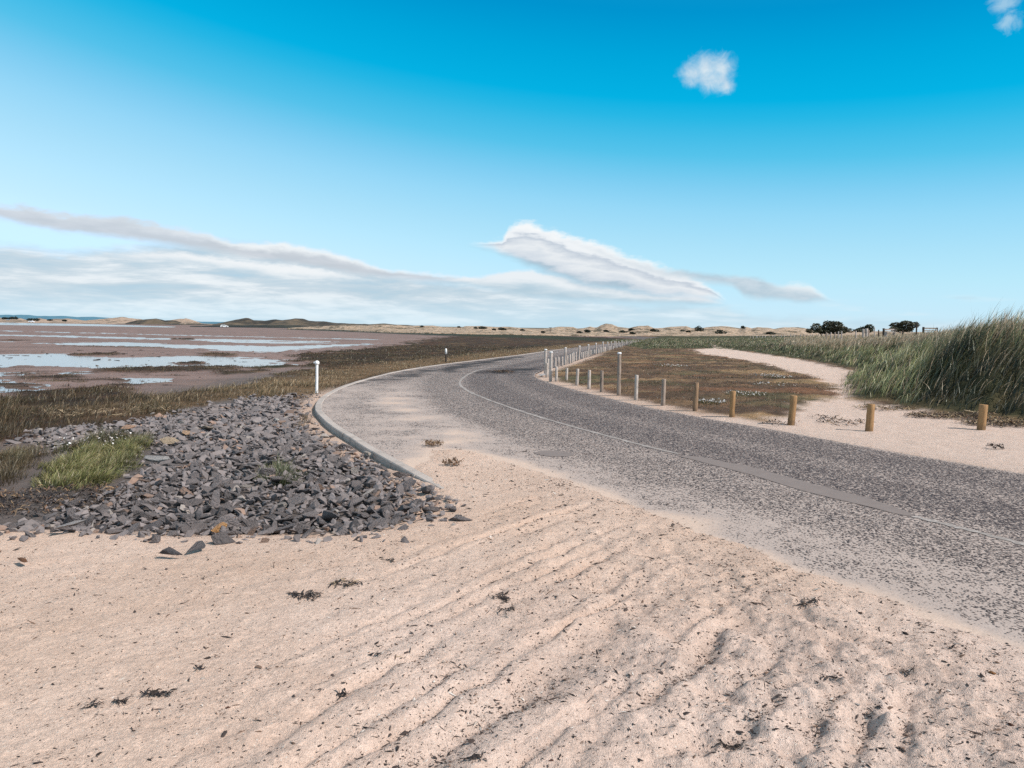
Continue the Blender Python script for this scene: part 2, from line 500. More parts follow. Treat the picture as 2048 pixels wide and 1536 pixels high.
# ================================================================== GROUND
def build_ground():
    rs = [.15, .4, .8, 1.2, 1.6, 2.0]
    while rs[-1] < 9000:
        r = rs[-1]
        rs.append(r + max(.008, min(r * r / 1750, .0125 * r)))
    rs = np.array(rs)
    fa = np.arange(-41, 41.01, .14)
    a = np.concatenate([np.arange(-180, -60, 3), np.arange(-60, -41, .6), fa, np.arange(41.5, 60, .6), np.arange(60, 180, 3)])
    a = np.radians(a)
    X = rs[:, None] * np.sin(a)[None]; Y = rs[:, None] * np.cos(a)[None]
    q = H(X, Y, True)
    r = q['r']
    def L3(c): return np.array(c)[None, None]
    def blend(base, w, c): return base * (1 - w[..., None]) + c * w[..., None]
    n1, n2 = q['n1'], q['n2']
    f1 = fbm(X * .8, Y * .8, 5, 101); f2 = fbm(X * 5, Y * 5, 3, 103); f3 = fbm(X * .12, Y * .12, 4, 105)
    sand = L3((.645, .474, .372)) + L3((.07, .07, .07)) * f1[..., None] + L3((.05, .045, .04)) * f2[..., None]
    sand = sand * (1 - .10 * ss(.0, .5, f3)[..., None])
    sand2 = L3((.60, .462, .382)) + L3((.05, .05, .05)) * f2[..., None]
    st = fbm(X * .10, Y * .6, 5, 107)
    mud = L3((.225, .155, .132)) + L3((.04, .03, .028)) * f1[..., None] + L3((.05, .036, .032)) * st[..., None] * 1.6
    mud = blend(mud, ss(.22, .5, fbm(X * .07, Y * .5, 4, 109)) * .55, L3((.09, .065, .055)) + 0 * st[..., None])
    brown = L3((.062, .038, .024)) + L3((.05, .03, .017)) * ss(-.1, .5, f1)[..., None] + L3((.02, .013, .006)) * f2[..., None]
    straw = L3((.21, .135, .072)) + L3((.05, .03, .02)) * f2[..., None]
    rust = L3((.125, .062, .034)) + L3((.03, .015, .01)) * f2[..., None]
    green = L3((.055, .056, .026)) + L3((.02, .02, .008)) * f2[..., None]
    soil = L3((.125, .105, .095)) + L3((.04, .03, .027)) * f2[..., None]
    veg = brown
    veg = blend(veg, ss(.05, .4, fbm(X * .25, Y * .5, 4, 111)) * .85, straw)
    veg = blend(veg, ss(.08, .4, fbm(X * .18, Y * .4, 4, 117)) * .8, rust)
    veg = blend(veg, ss(.1, .45, fbm(X * .22, Y * .45, 4, 121)) * .7, green)
    # dark seaward fringe, straw strip along the kerb
    strip = ss(.2, .8, q['sl']) * (1 - ss(2.0, 5.5, q['sl'] + n1 * 2)) * ss(14, 20, r)
    veg_left = blend(veg * .66, strip * .7, straw * 1.0)
    c = mud
    c = blend(c, (1 - ss(3.5, 7.5, q['sl'])) * q['left'], soil)
    c = blend(c, np.maximum(q['veg_l'], q['isl']), veg_left)
    # sandy strip behind the kerb
    sk = ss(.0, .1, q['sl']) * (1 - ss(.35, .75, q['sl'] + n2 * .25)) * (1 - ss(19, 24, r))
    c = blend(c, sk, sand * .82)
    # right hand side
    rgt = blend(veg * 1.7, ss(-.5, .35, q['sbank']), green * .9 + brown * .1)
    rgt = blend(rgt, ss(.05, .4, f1) * .25 * (1 - q['bank']), straw)
    edge = 1 - ss(.25, .8, q['sr'] + n2 * .3)
    rgt = blend(rgt, np.clip(edge, 0, 1) * (1 - ss(40, 60, r)), sand * .85)
    rgt = blend(rgt, q['sand_r'], sand2)
    tan = L3((.30, .225, .145)) + 0 * f1[..., None]
    rgt = blend(rgt, ss(34, 60, r) * q['bank'] * ss(.36, .42, X / np.maximum(Y, .1)), tan)
    c = blend(c, 1 - q['left'], rgt)
    gb = ss(-4, 6, sdf(GREEN_BAND, X, Y) + n1 * 5) * (1 - .0 * r)
    c = blend(c, gb, L3((.032, .034, .018)) + 0 * f1[..., None])
    far = ss(700, 1500, r)
    c = blend(c, far, L3((.12, .11, .08)) + 0 * f1[..., None])
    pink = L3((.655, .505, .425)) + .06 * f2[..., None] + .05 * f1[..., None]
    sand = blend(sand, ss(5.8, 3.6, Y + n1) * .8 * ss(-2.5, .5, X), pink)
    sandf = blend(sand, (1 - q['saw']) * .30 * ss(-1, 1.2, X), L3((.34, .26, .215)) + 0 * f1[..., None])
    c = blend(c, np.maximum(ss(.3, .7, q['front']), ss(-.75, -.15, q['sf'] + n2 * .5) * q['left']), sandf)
    z = q['z'] - ss(600, 9000, r) * 6
    sandm = np.maximum(ss(.3, .7, q['front']), np.maximum(q['sand_r'] * (1 - q['left']), sk))
    vegm = np.clip(np.maximum(np.maximum(q['veg_l'], q['isl']), np.maximum(q['veg_r'], q['bank'])), 0, 1) * (1 - sandm)
    wet = q['mud'] * (1 - np.maximum(q['veg_l'], q['isl'])) * (1 - sandm)
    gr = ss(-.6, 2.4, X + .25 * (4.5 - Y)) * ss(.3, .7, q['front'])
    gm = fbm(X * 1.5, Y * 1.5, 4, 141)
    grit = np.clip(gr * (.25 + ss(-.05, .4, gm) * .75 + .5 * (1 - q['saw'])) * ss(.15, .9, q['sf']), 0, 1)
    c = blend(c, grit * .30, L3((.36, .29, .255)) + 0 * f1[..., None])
    zon = np.stack([sandm, vegm, wet, grit], -1)
    P = np.stack([X, Y, z], -1)
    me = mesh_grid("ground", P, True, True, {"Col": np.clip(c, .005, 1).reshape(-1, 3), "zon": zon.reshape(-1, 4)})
    m, t, b = mat("ground")
    A = t.attr("Col").outputs[0]; Z = t.attr("zon")
    sp = t.new("ShaderNodeSeparateColor"); t.l.new(Z.outputs[0], sp.inputs[0])
    o = t.obj()
    grain = t.noise(o, 240, 2, .7)
    grain2 = t.noise(o, 60, 3, .65)
    vn = t.noise(t.scalev(o, (1, 1, 1)), 9, 6, .7)
    g25 = t.noise(o, 22, 3, .6)
    k = t.m('ADD', .46, t.m('MULTIPLY', grain, .9)); k = t.m('ADD', k, t.m('MULTIPLY', t.m('SUBTRACT', grain2, .5), .7)); k = t.m('ADD', k, t.m('MULTIPLY', t.m('SUBTRACT', g25, .5), .45))
    k2 = t.m('ADD', .1, t.m('MULTIPLY', vn, 1.8))
    k = t.m('ADD', t.m('MULTIPLY', k, t.m('SUBTRACT', 1, sp.outputs[1])), t.m('MULTIPLY', k2, sp.outputs[1]))
    # pale shell grit and dark specks on sand
    vo = t.new("ShaderNodeTexVoronoi"); t.put(vo.inputs['Vector'], o); vo.inputs['Scale'].default_value = 55
    spk = t.m('MULTIPLY', t.m('LESS_THAN', vo.outputs['Distance'], .22), sp.outputs[0])
    vc = t.new("ShaderNodeSeparateColor"); t.l.new(vo.outputs['Color'], vc.inputs[0])
    clump = t.noise(o, 2.2, 3, .6)
    spk = t.m('MULTIPLY', spk, t.m('GREATER_THAN', t.m('ADD', vc.outputs[0], t.m('ADD', t.m('MULTIPLY', clump, .5), t.m('MULTIPLY', Z.outputs['Alpha'], .40))), 1.06))
    col = t.new("ShaderNodeVectorMath", operation='SCALE'); t.l.new(A, col.inputs[0]); t.l.new(k, col.inputs[3])
    c2 = t.mix(spk, col.outputs[0], t.mix(t.m('GREATER_THAN', vc.outputs[1], .62), (.06, .045, .04), (.62, .55, .48)))
    t.put(b.inputs['Base Color'], c2)
    t.put(b.inputs['Roughness'], t.m('SUBTRACT', .95, t.m('MULTIPLY', sp.outputs[2], .15)))
    hgt = t.m('ADD', t.m('MULTIPLY', grain, .35), t.m('MULTIPLY', grain2, t.m('ADD', .6, t.m('MULTIPLY', sp.outputs[1], 1.5))))
    t.put(b.inputs['Normal'], t.bump(t.m('ADD', hgt, t.m('MULTIPLY', g25, .7)), .02, .8))
    ob = link("ground", me, m)
    set_props(ob, kind="structure")
    return ob


build_ground()

# ================================================================== WATER
m, t, b = mat("tidal_water")
b.inputs['Base Color'].default_value = (.22, .235, .24, 1)
b.inputs['Roughness'].default_value = .12
b.inputs['IOR'].default_value = 1.33
b.inputs['Specular IOR Level'].default_value = .6
t.put(b.inputs['Normal'], t.bump(t.noise(t.scalev(t.obj(), (1, 2.2, 1)), 4, 2, .5), .004, .5))
P = np.zeros((2, 2, 3)); P[0, 0] = (-1500, 12, -.30); P[0, 1] = (14, 12, -.30); P[1, 0] = (-1500, 760, -.30); P[1, 1] = (20, 760, -.30)
set_props(link("water", mesh_grid("water", P), m), kind="structure")

# ================================================================== ROAD
def build_road():
    M = 70
    w = np.linspace(0, 1, M)
    P = LE[:, None] * (1 - w)[None, :, None] + RE[:, None] * w[None, :, None]
    # refine along the near part
    s = np.linspace(0, 1, 420); sn = np.concatenate([np.linspace(0, .72, 330), np.linspace(.72, 1, 520)[1:]])
    P2 = np.stack([np.stack([np.interp(sn, s, P[:, j, k]) for j in range(M)], 1) for k in (0, 1)], -1)
    X, Y = P2[..., 0], P2[..., 1]
    sf = sdf(SAND_FRONT, X, Y)
    n = fbm(X * 1.1, Y * 1.1, 4, 201); n5 = fbm(X * .5, Y * .5, 3, 207)
    W = np.broadcast_to(w[None], X.shape)
    sfd = np.minimum(sf + .14 * n + .06 * n5, 0)
    dust = .75 * np.exp(-((sfd + .12) / .26) ** 2) + .20 * np.exp(sfd / .8) * (.9 + .4 * n)
    # sand blown along the left lane as far as the bend
    lane = (1 - ss(.28, .46, W + n * .12)) * (1 - ss(19, 27, Y + n * 4))
    dust = dust + lane * (.12 + .30 * n)
    # paler wheel tracks, darker between
    dust = dust + .09 * np.cos((W * 2 - .02) * 2 * math.pi * 2) * (W < .96)
    for (px, py, rr, k) in ((770, 800, 1.3, .5), (800, 830, 1.2, .45), (850, 860, 1.0, .5), (900, 890, .8, .6), (745, 775, 1.5, .3)):
        gx, gy = G(px, py); dust = dust + k * np.exp(-((X - gx) ** 2 / (rr * .6) ** 2 + (Y - gy) ** 2 / (rr * 1.5) ** 2)) * (.8 + .9 * n)
    edge = np.minimum(W, 1 - W) * 6
    dust = dust + .35 * np.exp(-((1 - W) * 6.5) / .10)
    dark_strip = np.zeros_like(X)  # darker strip beside the far kerb and darker patch at the bend
    for p in ([(690, 771), (757, 757), (843, 741), (904, 731), (1000, 716), (1040, 712), (1030, 717), (960, 731), (900, 741), (820, 751), (740, 764)],
              [(955, 746), (1000, 739), (1075, 735), (1085, 740), (1000, 748)]):
        dark_strip = np.maximum(dark_strip, ss(-.5, .6, sdf(GP(p), X, Y) + n * 1.6))
    shade = .5 + .5 * n5
    right = ss(.42, .58, W + .06 * n)
    P3 = np.stack([X, Y, np.zeros_like(X)], -1)
    me = mesh_grid("road", P3[:, ::-1], False, True, {"msk": np.stack([np.clip(dust, 0, 1.4), dark_strip, right, ], -1)[:, ::-1].reshape(-1, 3)})
    m, t, b = mat("asphalt")
    sp = t.new("ShaderNodeSeparateColor"); t.l.new(t.attr("msk").outputs[0], sp.inputs[0])
    o = t.obj()
    vo = t.new("ShaderNodeTexVoronoi"); t.put(vo.inputs['Vector'], o); vo.inputs['Scale'].default_value = 60
    vc = t.new("ShaderNodeSeparateColor"); t.l.new(vo.outputs['Color'], vc.inputs[0])
    nz = t.noise(o, 30, 4, .7); nl = t.noise(o, 1.1, 4, .6); nm = t.noise(t.scalev(o, (1, 1, 1)), 6, 4, .65)
    stone = t.ramp(vc.outputs[0], [(0, (.026, .021, .022)), (.55, (.056, .045, .046)), (.85, (.10, .082, .079)), (1, (.21, .175, .16))])
    stone = t.mix(t.m('MULTIPLY', sp.outputs[2], .30), stone, (.050, .040, .045))
    k = t.m('ADD', .80, t.m('MULTIPLY', nl, .5))
    st = t.new("ShaderNodeVectorMath", operation='SCALE'); t.l.new(stone, st.inputs[0]); t.l.new(k, st.inputs[3])
    # base dust level is higher in the trafficked left lane
    lvl = t.m('ADD', sp.outputs[0], t.m('MULTIPLY', t.m('SUBTRACT', 1, sp.outputs[2]), .16))
    rag = t.noise(o, 4.5, 5, .65)
    lvl = t.m('ADD', lvl, .36)
    lvl = t.m('ADD', lvl, t.m('MULTIPLY', t.m('SUBTRACT', rag, .5), t.m('MULTIPLY', t.sstep(sp.outputs[0], .04, .35), 1.3)))
    h = t.m('ADD', t.m('MULTIPLY', t.m('SUBTRACT', 1, vo.outputs['Distance']), .75), t.m('MULTIPLY', nz, .5))
    h = t.m('ADD', h, t.m('MULTIPLY', t.m('SUBTRACT', nm, .5), .22))
    h = t.m('ADD', h, t.m('MULTIPLY', t.m('SUBTRACT', vc.outputs[1], .5), .95))
    f = t.sstep(t.m('SUBTRACT', t.m('MULTIPLY', lvl, 1.15), t.m('MULTIPLY', h, .95)), -.15, .15)
    dustc = t.mix(t.sstep(sp.outputs[0], .35, .95), t.mix(nl, (.36, .294, .258), (.44, .365, .322)), t.mix(nl, (.50, .385, .31), (.60, .46, .37)))
    gr_ = t.new('ShaderNodeVectorMath', operation='SCALE'); t.l.new(dustc, gr_.inputs[0])
    t.put(gr_.inputs[3], t.m('ADD', .36, t.m('ADD', t.m('MULTIPLY', t.noise(o, 240, 2, .7), .8), t.m('MULTIPLY', t.noise(o, 22, 3, .6), .45))))
    c = t.mix(f, st.outputs[0], gr_.outputs[0])
    c = t.mix(t.m('MULTIPLY', sp.outputs[1], .85), c, (.022, .021, .023))
    t.put(b.inputs['Base Color'], c); t.put(b.inputs['Roughness'], .9)
    t.put(b.inputs['Normal'], t.bump(t.m('MULTIPLY', h, t.m('SUBTRACT', 1, t.m('MULTIPLY', f, .85))), .012, .8))
    ob = link("road", me, m); set_props(ob, kind="structure")


build_road()


def ribbon(pts, width, z, name, wob=.0, seed=0):
    n = len(pts)
    T = np.gradient(pts, axis=0); T /= np.linalg.norm(T, axis=1)[:, None]
    Nn = np.stack([-T[:, 1], T[:, 0]], 1)
    s = np.arange(n) * .13
    wl = width * .5 * (1 + wob * pn(s * 2.3, s * 0 + 1.5, seed)); wr = width * .5 * (1 + wob * pn(s * 2.1, s * 0 + 7.5, seed + 3))
    P = np.zeros((n, 2, 3)); P[:, 0, :2] = pts + Nn * wl[:, None]; P[:, 1, :2] = pts - Nn * wr[:, None]; P[:, :, 2] = z
    return mesh_grid(name, P[:, ::-1])


m, t, b = mat("worn_white_paint")
o = t.obj(); nz = t.noise(o, 26, 5, .7); n2 = t.noise(o, 3, 3, .6)
f = t.sstep(t.m('ADD', nz, t.m('MULTIPLY', n2, .5)), .48, .8)
t.put(b.inputs['Base Color'], t.mix(f, (.52, .475, .44), (.26, .23, .21)))
LINE_M = m
line1 = [(1010, 733), (985, 735.5), (960, 739), (935, 749), (921, 760), (918.5, 766), (921, 772), (940, 785), (965, 795), (1001, 808.7), (1049, 825), (1098, 840), (1171, 860.5), (1244, 880), (1305, 896), (1358, 908)]
pts = smooth_line(GP(line1), 260)
set_props(link("road_marking", ribbon(pts, .085, .004, "road_marking", .45, 5), LINE_M), kind="structure")
line2 = [(1826, 1033), (1900, 1051), (1960, 1066), (2048, 1089), (2200, 1128), (2500, 1205)]
pts = smooth_line(GP(line2), 160)
set_props(link("road_marking", ribbon(pts, .08, .004, "road_marking", .5, 9), LINE_M), kind="structure")


def patch(name, px, m, z=.004, sub=2):
    p = GP(px); p = smooth_line(np.concatenate([p, p[:1]]), 120)[:-1]
    j = fbm(p[:, 0] * 4, p[:, 1] * 4, 3, 44) * .03
    bm = bmesh.new()
    vs = [bm.verts.new((x + k, y - k, z)) for (x, y), k in zip(p, j)]
    bm.faces.new(vs); bmesh.ops.triangulate(bm, faces=bm.faces[:])
    bmesh.ops.recalc_face_normals(bm, faces=bm.faces[:])
    for f in bm.faces:
        if f.normal.z < 0: f.normal_flip()
    ob = link(name, bm_mesh(name, bm), m); set_props(ob, kind="structure"); return ob


m, t, b = mat("smooth_tarmac_repair")
o = t.obj()
t.put(b.inputs['Base Color'], t.mix(t.noise(o, 5, 5, .65), (.16, .132, .122), (.25, .21, .19)))
t.put(b.inputs['Normal'], t.bump(t.noise(o, 90, 3, .6), .004, .5))
REP_M = m
patch("road_repair", [(1350, 911), (1400, 913), (1450, 925), (1500, 933), (1560, 950), (1640, 972), (1700, 987), (1760, 1003), (1838, 1034), (1800, 1031), (1740, 1014), (1690, 1003), (1620, 986), (1560, 968), (1500, 949), (1440, 934), (1390, 921)], REP_M)
patch("road_repair", [(1066, 905), (1085, 901), (1120, 902), (1150, 907), (1148, 913), (1110, 914), (1078, 911)], REP_M)

# ---- kerb of separate stones along the outer edge of the bend
m, t, b = mat("concrete_kerb")
o = t.obj(); nz = t.noise(o, 14, 5, .7)
isl_ = t.new('ShaderNodeNewGeometry').outputs['Random Per Island']
_k = t.mix(nz, (.38, .33, .295), (.52, .455, .405))
_k = t.mix(t.m('MULTIPLY', t.sstep(t.noise(o, 2.4, 5, .7), .45, .7), .55), _k, (.22, .19, .17))
t.put(b.inputs['Base Color'], t.mix(t.m('MULTIPLY', isl_, .35), _k, (.25, .22, .20)))
t.put(b.inputs['Normal'], t.bump(t.noise(o, 120, 3, .6), .004, .7))
KERB_M = m
line = smooth_line(L_EDGE, 4000)
Yk = line[:, 1]
_r = np.hypot(line[:, 0], line[:, 1])
_n = np.where((_r < math.hypot(*G(903, 985))))[0][0]
sel = line[:_n][_r[:_n] < 62]
sl_ = np.concatenate([[0], np.cumsum(np.linalg.norm(np.diff(sel, axis=0), axis=1))])
bm = bmesh.new()
LEN = .915
k = 0
while (k + 1) * LEN < sl_[-1]:
    a0, a1 = k * LEN + .008, (k + 1) * LEN - .008
    tt = np.linspace(a0, a1, 5)
    px = np.interp(tt, sl_, sel[:, 0]); py = np.interp(tt, sl_, sel[:, 1])
    pts = np.stack([px, py], 1)
    T = np.gradient(pts, axis=0); T /= np.linalg.norm(T, axis=1)[:, None]
    Nn = np.stack([T[:, 1], -T[:, 0]], 1)          # towards the marsh
    if Nn[0, 0] > 0 and pts[0, 1] < 14: Nn = -Nn
    r0 = math.hypot(px[2], py[2])
    j = random.uniform(-.006, .006); dz = random.uniform(-.004, .004)
    W, top = .135, .014 + dz
    rows = []
    for (x, y), n_ in zip(pts, Nn):
        prof = [(-.004 + j, -.09), (-.004 + j, top - .012), (.012 + j, top), (W - .012 + j, top), (W + j, top - .012), (W + j, -.19)]
        rows.append([bm.verts.new((x + n_[0] * o_, y + n_[1] * o_, zz)) for o_, zz in prof])
    for r1, r2 in zip(rows[:-1], rows[1:]):
        for i in range(5):
            bm.faces.new((r1[i], r2[i], r2[i + 1], r1[i + 1]))
    bm.faces.new(rows[0]); bm.faces.new(rows[-1][::-1])
    k += 1
bmesh.ops.recalc_face_normals(bm, faces=bm.faces[:])
set_props(link("kerb", bm_mesh("kerb", bm), KERB_M), kind="structure")

# ================================================================== SKY AND SUN
SUN_EL = 44.0
SUN_AZ = 114.0                         # clockwise from +Y (the view direction)
sd = Vector((math.sin(rad(SUN_AZ)) * math.cos(rad(SUN_EL)), math.cos(rad(SUN_AZ)) * math.cos(rad(SUN_EL)), math.sin(rad(SUN_EL))))
sun_d = bpy.data.lights.new("sun", 'SUN'); sun_d.energy = 5.0; sun_d.angle = rad(.53); sun_d.color = (1.0, .965, .925)
sun = bpy.data.objects.new("sun", sun_d); COL.objects.link(sun)
sun.rotation_euler = sd.to_track_quat('Z', 'Y').to_euler(); sun.location = sd * 60


def uv(px, py):
    d_ = ray(px, py)
    return math.atan2(d_.x, d_.y), math.asin(d_.z)


def build_world():
    w = bpy.data.worlds.new("World"); scene.world = w; w.use_nodes = True
    w.node_tree.nodes.clear(); t = NT(w.node_tree)
    out = t.new("ShaderNodeOutputWorld"); bg = t.new("ShaderNodeBackground"); t.l.new(bg.outputs[0], out.inputs[0])
    bg.inputs[1].default_value = .1
    sky = t.new("ShaderNodeTexSky", sky_type='NISHITA'); sky.sun_disc = False
    sky.sun_elevation = rad(SUN_EL); sky.sun_rotation = rad(SUN_AZ); sky.altitude = 0; sky.air_density = 1.0; sky.dust_density = 1.0; sky.ozone_density = 1.0
    D = t.new("ShaderNodeTexCoord").outputs['Generated']
    sx = t.new("ShaderNodeSeparateXYZ"); t.l.new(D, sx.inputs[0])
    U = t.m('ARCTAN2', sx.outputs[0], sx.outputs[1])
    V = t.m('ARCSINE', sx.outputs[2])
    dU = t.m('SUBTRACT', .48, U)
    vn = t.m('SUBTRACT', V, t.m('MULTIPLY', dU, t.m('ADD', .035, t.m('MULTIPLY', dU, .070))))
    vn = t.m('DIVIDE', vn, .6, clamp=True)
    tint = t.ramp(vn, TINT)
    col = t.mix(1.0, sky.outputs[0], tint, 'MULTIPLY')
    # even out the physical sky towards the smooth gradient seen low over the horizon
    even = t.ramp(vn, GRAD_COL)
    col = t.mix(t.m('MULTIPLY', t.m('SUBTRACT', 1, t.sstep(vn, .72, .95)), .85), col, even)
    comb = t.new("ShaderNodeCombineXYZ"); t.put(comb.inputs[0], U); t.put(comb.inputs[1], V)
    P = comb.outputs[0]

    def curve(pts):
        n = t.new("ShaderNodeFloatCurve"); c = n.mapping.curves[0]
        uvs = sorted([uv(a, b_) for a, b_ in pts])
        q = [((a + 1) / 2, max(0, b_) / .6) for a, b_ in uvs]
        while len(c.points) < len(q): c.points.new(.5, .5)
        for p, (a, b_) in zip(c.points, q): p.location = (a, b_)
        n.mapping.update()
        t.put(n.inputs[1], t.m('MULTIPLY', t.m('ADD', U, 1), .5)); n.inputs[0].default_value = 1
        return t.m('MULTIPLY', n.outputs[0], .6)

    # noises stretched along the gently falling cloud streets
    mp = t.new("ShaderNodeMapping"); t.put(mp.inputs[0], P); mp.inputs['Rotation'].default_value = (0, 0, .10); mp.inputs['Scale'].default_value = (1, 6.5, 1)
    Ps = mp.outputs[0]
    streak = t.noise(Ps, 5.5, 6, .58, .6)
    streak2 = t.noise(Ps, 16, 5, .6, .4)
    mp2 = t.new("ShaderNodeMapping"); t.put(mp2.inputs[0], P); mp2.inputs['Rotation'].default_value = (0, 0, .2); mp2.inputs['Scale'].default_value = (1, 2.4, 1)
    puff = t.noise(mp2.outputs[0], 22, 6, .6)
    puff2 = t.noise(mp2.outputs[0], 7, 4, .55)

    def c(v): return t.m('SUBTRACT', v, .5)
    puff3 = t.noise(mp2.outputs[0], 60, 4, .6)
    wob = t.m('ADD', t.m('ADD', t.m('MULTIPLY', c(puff), .024), t.m('MULTIPLY', c(puff3), .012)), t.m('MULTIPLY', c(puff2), .022))

    def lens(top, bot, st, sb, wk=1.0):
        T = curve(top); B = curve(bot)
        Vw = t.m('ADD', V, t.m('MULTIPLY', wob, wk))
        Vb = t.m('ADD', V, t.m('MULTIPLY', wob, wk * .6))
        a = t.sstep(t.m('SUBTRACT', T, Vw), -st * .2, st)
        b_ = t.sstep(t.m('SUBTRACT', Vb, B), -sb * .3, sb)
        hgt = t.m('DIVIDE', t.m('SUBTRACT', V, B), t.m('MAXIMUM', t.m('SUBTRACT', T, B), .004))
        return t.m('MULTIPLY', a, b_), hgt
    S = 10.0
    def K(r, g, b_): return (r * S, g * S, b_ * S)
    WHITE, GREY, BLUE = K(.90, .93, .95), K(.56, .61, .67), K(.36, .56, .68)

    # 1. low stratus bank, streaked, thinning towards the right and into the haze
    top1 = [(-400, 470), (-100, 478), (0, 482), (80, 490), (150, 494), (250, 486), (330, 480), (420, 476), (520, 484), (640, 496), (720, 522), (800, 540), (900, 553), (1000, 566), (1100, 582), (1250, 596), (1420, 606), (1500, 622), (1700, 632)]
    T1 = curve(top1)
    m1 = t.sstep(t.m('SUBTRACT', T1, t.m('ADD', V, t.m('MULTIPLY', wob, .8))), -.004, .016)
    s1 = t.m('ADD', t.m('MULTIPLY', streak, .65), t.m('MULTIPLY', streak2, .35))
    thin = t.m('MULTIPLY', t.sstep(V, .0, .045), t.m('SUBTRACT', 1, t.m('MULTIPLY', t.sstep(U, -.1, .3), .55)))
    op = t.m('MULTIPLY', m1, t.m('ADD', .45, t.m('MULTIPLY', thin, .55)))
    op = t.m('MULTIPLY', op, t.m('ADD', .80, t.m('MULTIPLY', t.sstep(s1, .30, .55), .20)))
    body = t.ramp(s1, [(.30, K(.38, .54, .66)), (.42, K(.48, .61, .70)), (.50, K(.60, .70, .77)), (.58, K(.80, .86, .90)), (.68, K(.92, .95, .96))])
    col = t.mix(t.m('MULTIPLY', op, .95), col, body)
    # white sunlit shelf inside the bank
    mw, hw = lens([(180, 512), (300, 503), (400, 508), (500, 522), (600, 530), (690, 545), (760, 560)], [(180, 514), (300, 520), (400, 530), (500, 545), (600, 558), (690, 560), (760, 564)], .006, .009, .7)
    col = t.mix(t.m('MULTIPLY', mw, .92), col, WHITE)
    # 2. upper grey band, white along its top
    m2, h2 = lens([(-400, 330), (-150, 385), (0, 404), (60, 413), (150, 426), (300, 440), (400, 460), (455, 480), (500, 486), (560, 486), (620, 492), (700, 514), (780, 534), (900, 549), (1010, 563), (1100, 572)],
                  [(-400, 390), (-150, 425), (0, 440), (100, 461), (200, 474), (300, 486), (400, 500), (500, 520), (620, 535), (700, 549), (800, 560), (900, 566), (1010, 570), (1100, 574)], .007, .008, .7)
    lit = t.m('ADD', t.sstep(t.m('ADD', h2, t.m('MULTIPLY', c(puff), .9)), .42, .82), 0)
    lit = t.m('MULTIPLY', lit, t.m('ADD', .25, t.m('MULTIPLY', t.sstep(U, -.48, -.32), .75)))
    col2 = t.mix(lit, t.mix(t.m('MULTIPLY', t.sstep(streak2, .35, .7), .6), GREY, K(.66, .70, .76)), K(.88, .92, .94))
    col = t.mix(t.m('MULTIPLY', m2, .93), col, col2)
    # 3. layered lens cloud right of the middle: under-deck, body, tail
    m4, h4 = lens([(860, 556), (930, 552), (1000, 544), (1050, 537), (1100, 546), (1150, 559), (1210, 572), (1280, 583), (1340, 588), (1400, 592), (1440, 604)], [(860, 559), (930, 572), (1000, 586), (1050, 595), (1130, 602), (1250, 607), (1340, 610), (1400, 611), (1440, 611)], .006, .008, .5)
    col = t.mix(t.m('MULTIPLY', m4, .95), col, t.mix(t.sstep(t.m('ADD', h4, t.m('MULTIPLY', c(streak2), .8)), .1, .75), K(.46, .61, .71), K(.84, .88, .91)))
    m3, h3 = lens([(940, 489), (975, 484), (1003, 478), (1016, 458), (1035, 448), (1060, 443), (1100, 455), (1160, 474), (1230, 499), (1300, 525), (1350, 543), (1400, 560), (1440, 590)],
                  [(940, 493), (975, 503), (1005, 515), (1060, 537), (1110, 557), (1150, 571), (1200, 583), (1250, 591), (1300, 597), (1350, 602), (1400, 606), (1440, 606)], .009, .013, .9)
    hh = t.m('ADD', h3, t.m('ADD', t.m('MULTIPLY', c(puff), .5), t.m('MULTIPLY', c(streak2), .45)))
    c3 = t.ramp(hh, [(.0, K(.38, .53, .64)), (.12, K(.44, .56, .66)), (.26, K(.66, .72, .79)), (.46, K(.82, .85, .88)), (.58, K(.68, .73, .79)), (.68, K(.57, .63, .71)), (.77, K(.86, .89, .92)), (1, K(.97, .98, .98))])
    col = t.mix(t.m('MULTIPLY', m3, .97), col, c3)
    m5, h5 = lens([(1250, 516), (1290, 528), (1330, 537), (1380, 541), (1420, 547), (1490, 546), (1530, 555), (1560, 565), (1580, 560), (1610, 562), (1640, 582), (1670, 600), (1712, 607)],
                  [(1250, 530), (1290, 545), (1330, 556), (1380, 563), (1420, 570), (1470, 577), (1480, 593), (1500, 600), (1560, 604), (1610, 609), (1640, 605), (1670, 606), (1712, 609)], .008, .009, .5)
    col = t.mix(t.m('MULTIPLY', m5, .9), col, t.mix(t.m('MULTIPLY', t.sstep(h5, .35, .9), t.sstep(U, .315, .36)), t.mix(t.sstep(puff, .35, .65), K(.47, .59, .68), K(.62, .70, .77)), K(.92, .95, .96)))
    # 4. small dark sliver far right, faint streaks by the horizon
    m6, h6 = lens([(1895, 595), (1930, 591), (1965, 595)], [(1895, 596), (1930, 599), (1965, 597)], .004, .004, .15)
    col = t.mix(t.m('MULTIPLY', m6, .55), col, K(.42, .60, .72))
    lowstreak = t.m('MULTIPLY', t.sstep(t.noise(Ps, 9, 4, .5, .2), .52, .7), t.m('SUBTRACT', 1, t.sstep(V, .02, .055)))
    col = t.mix(t.m('MULTIPLY', lowstreak, .5), col, K(.78, .88, .93))

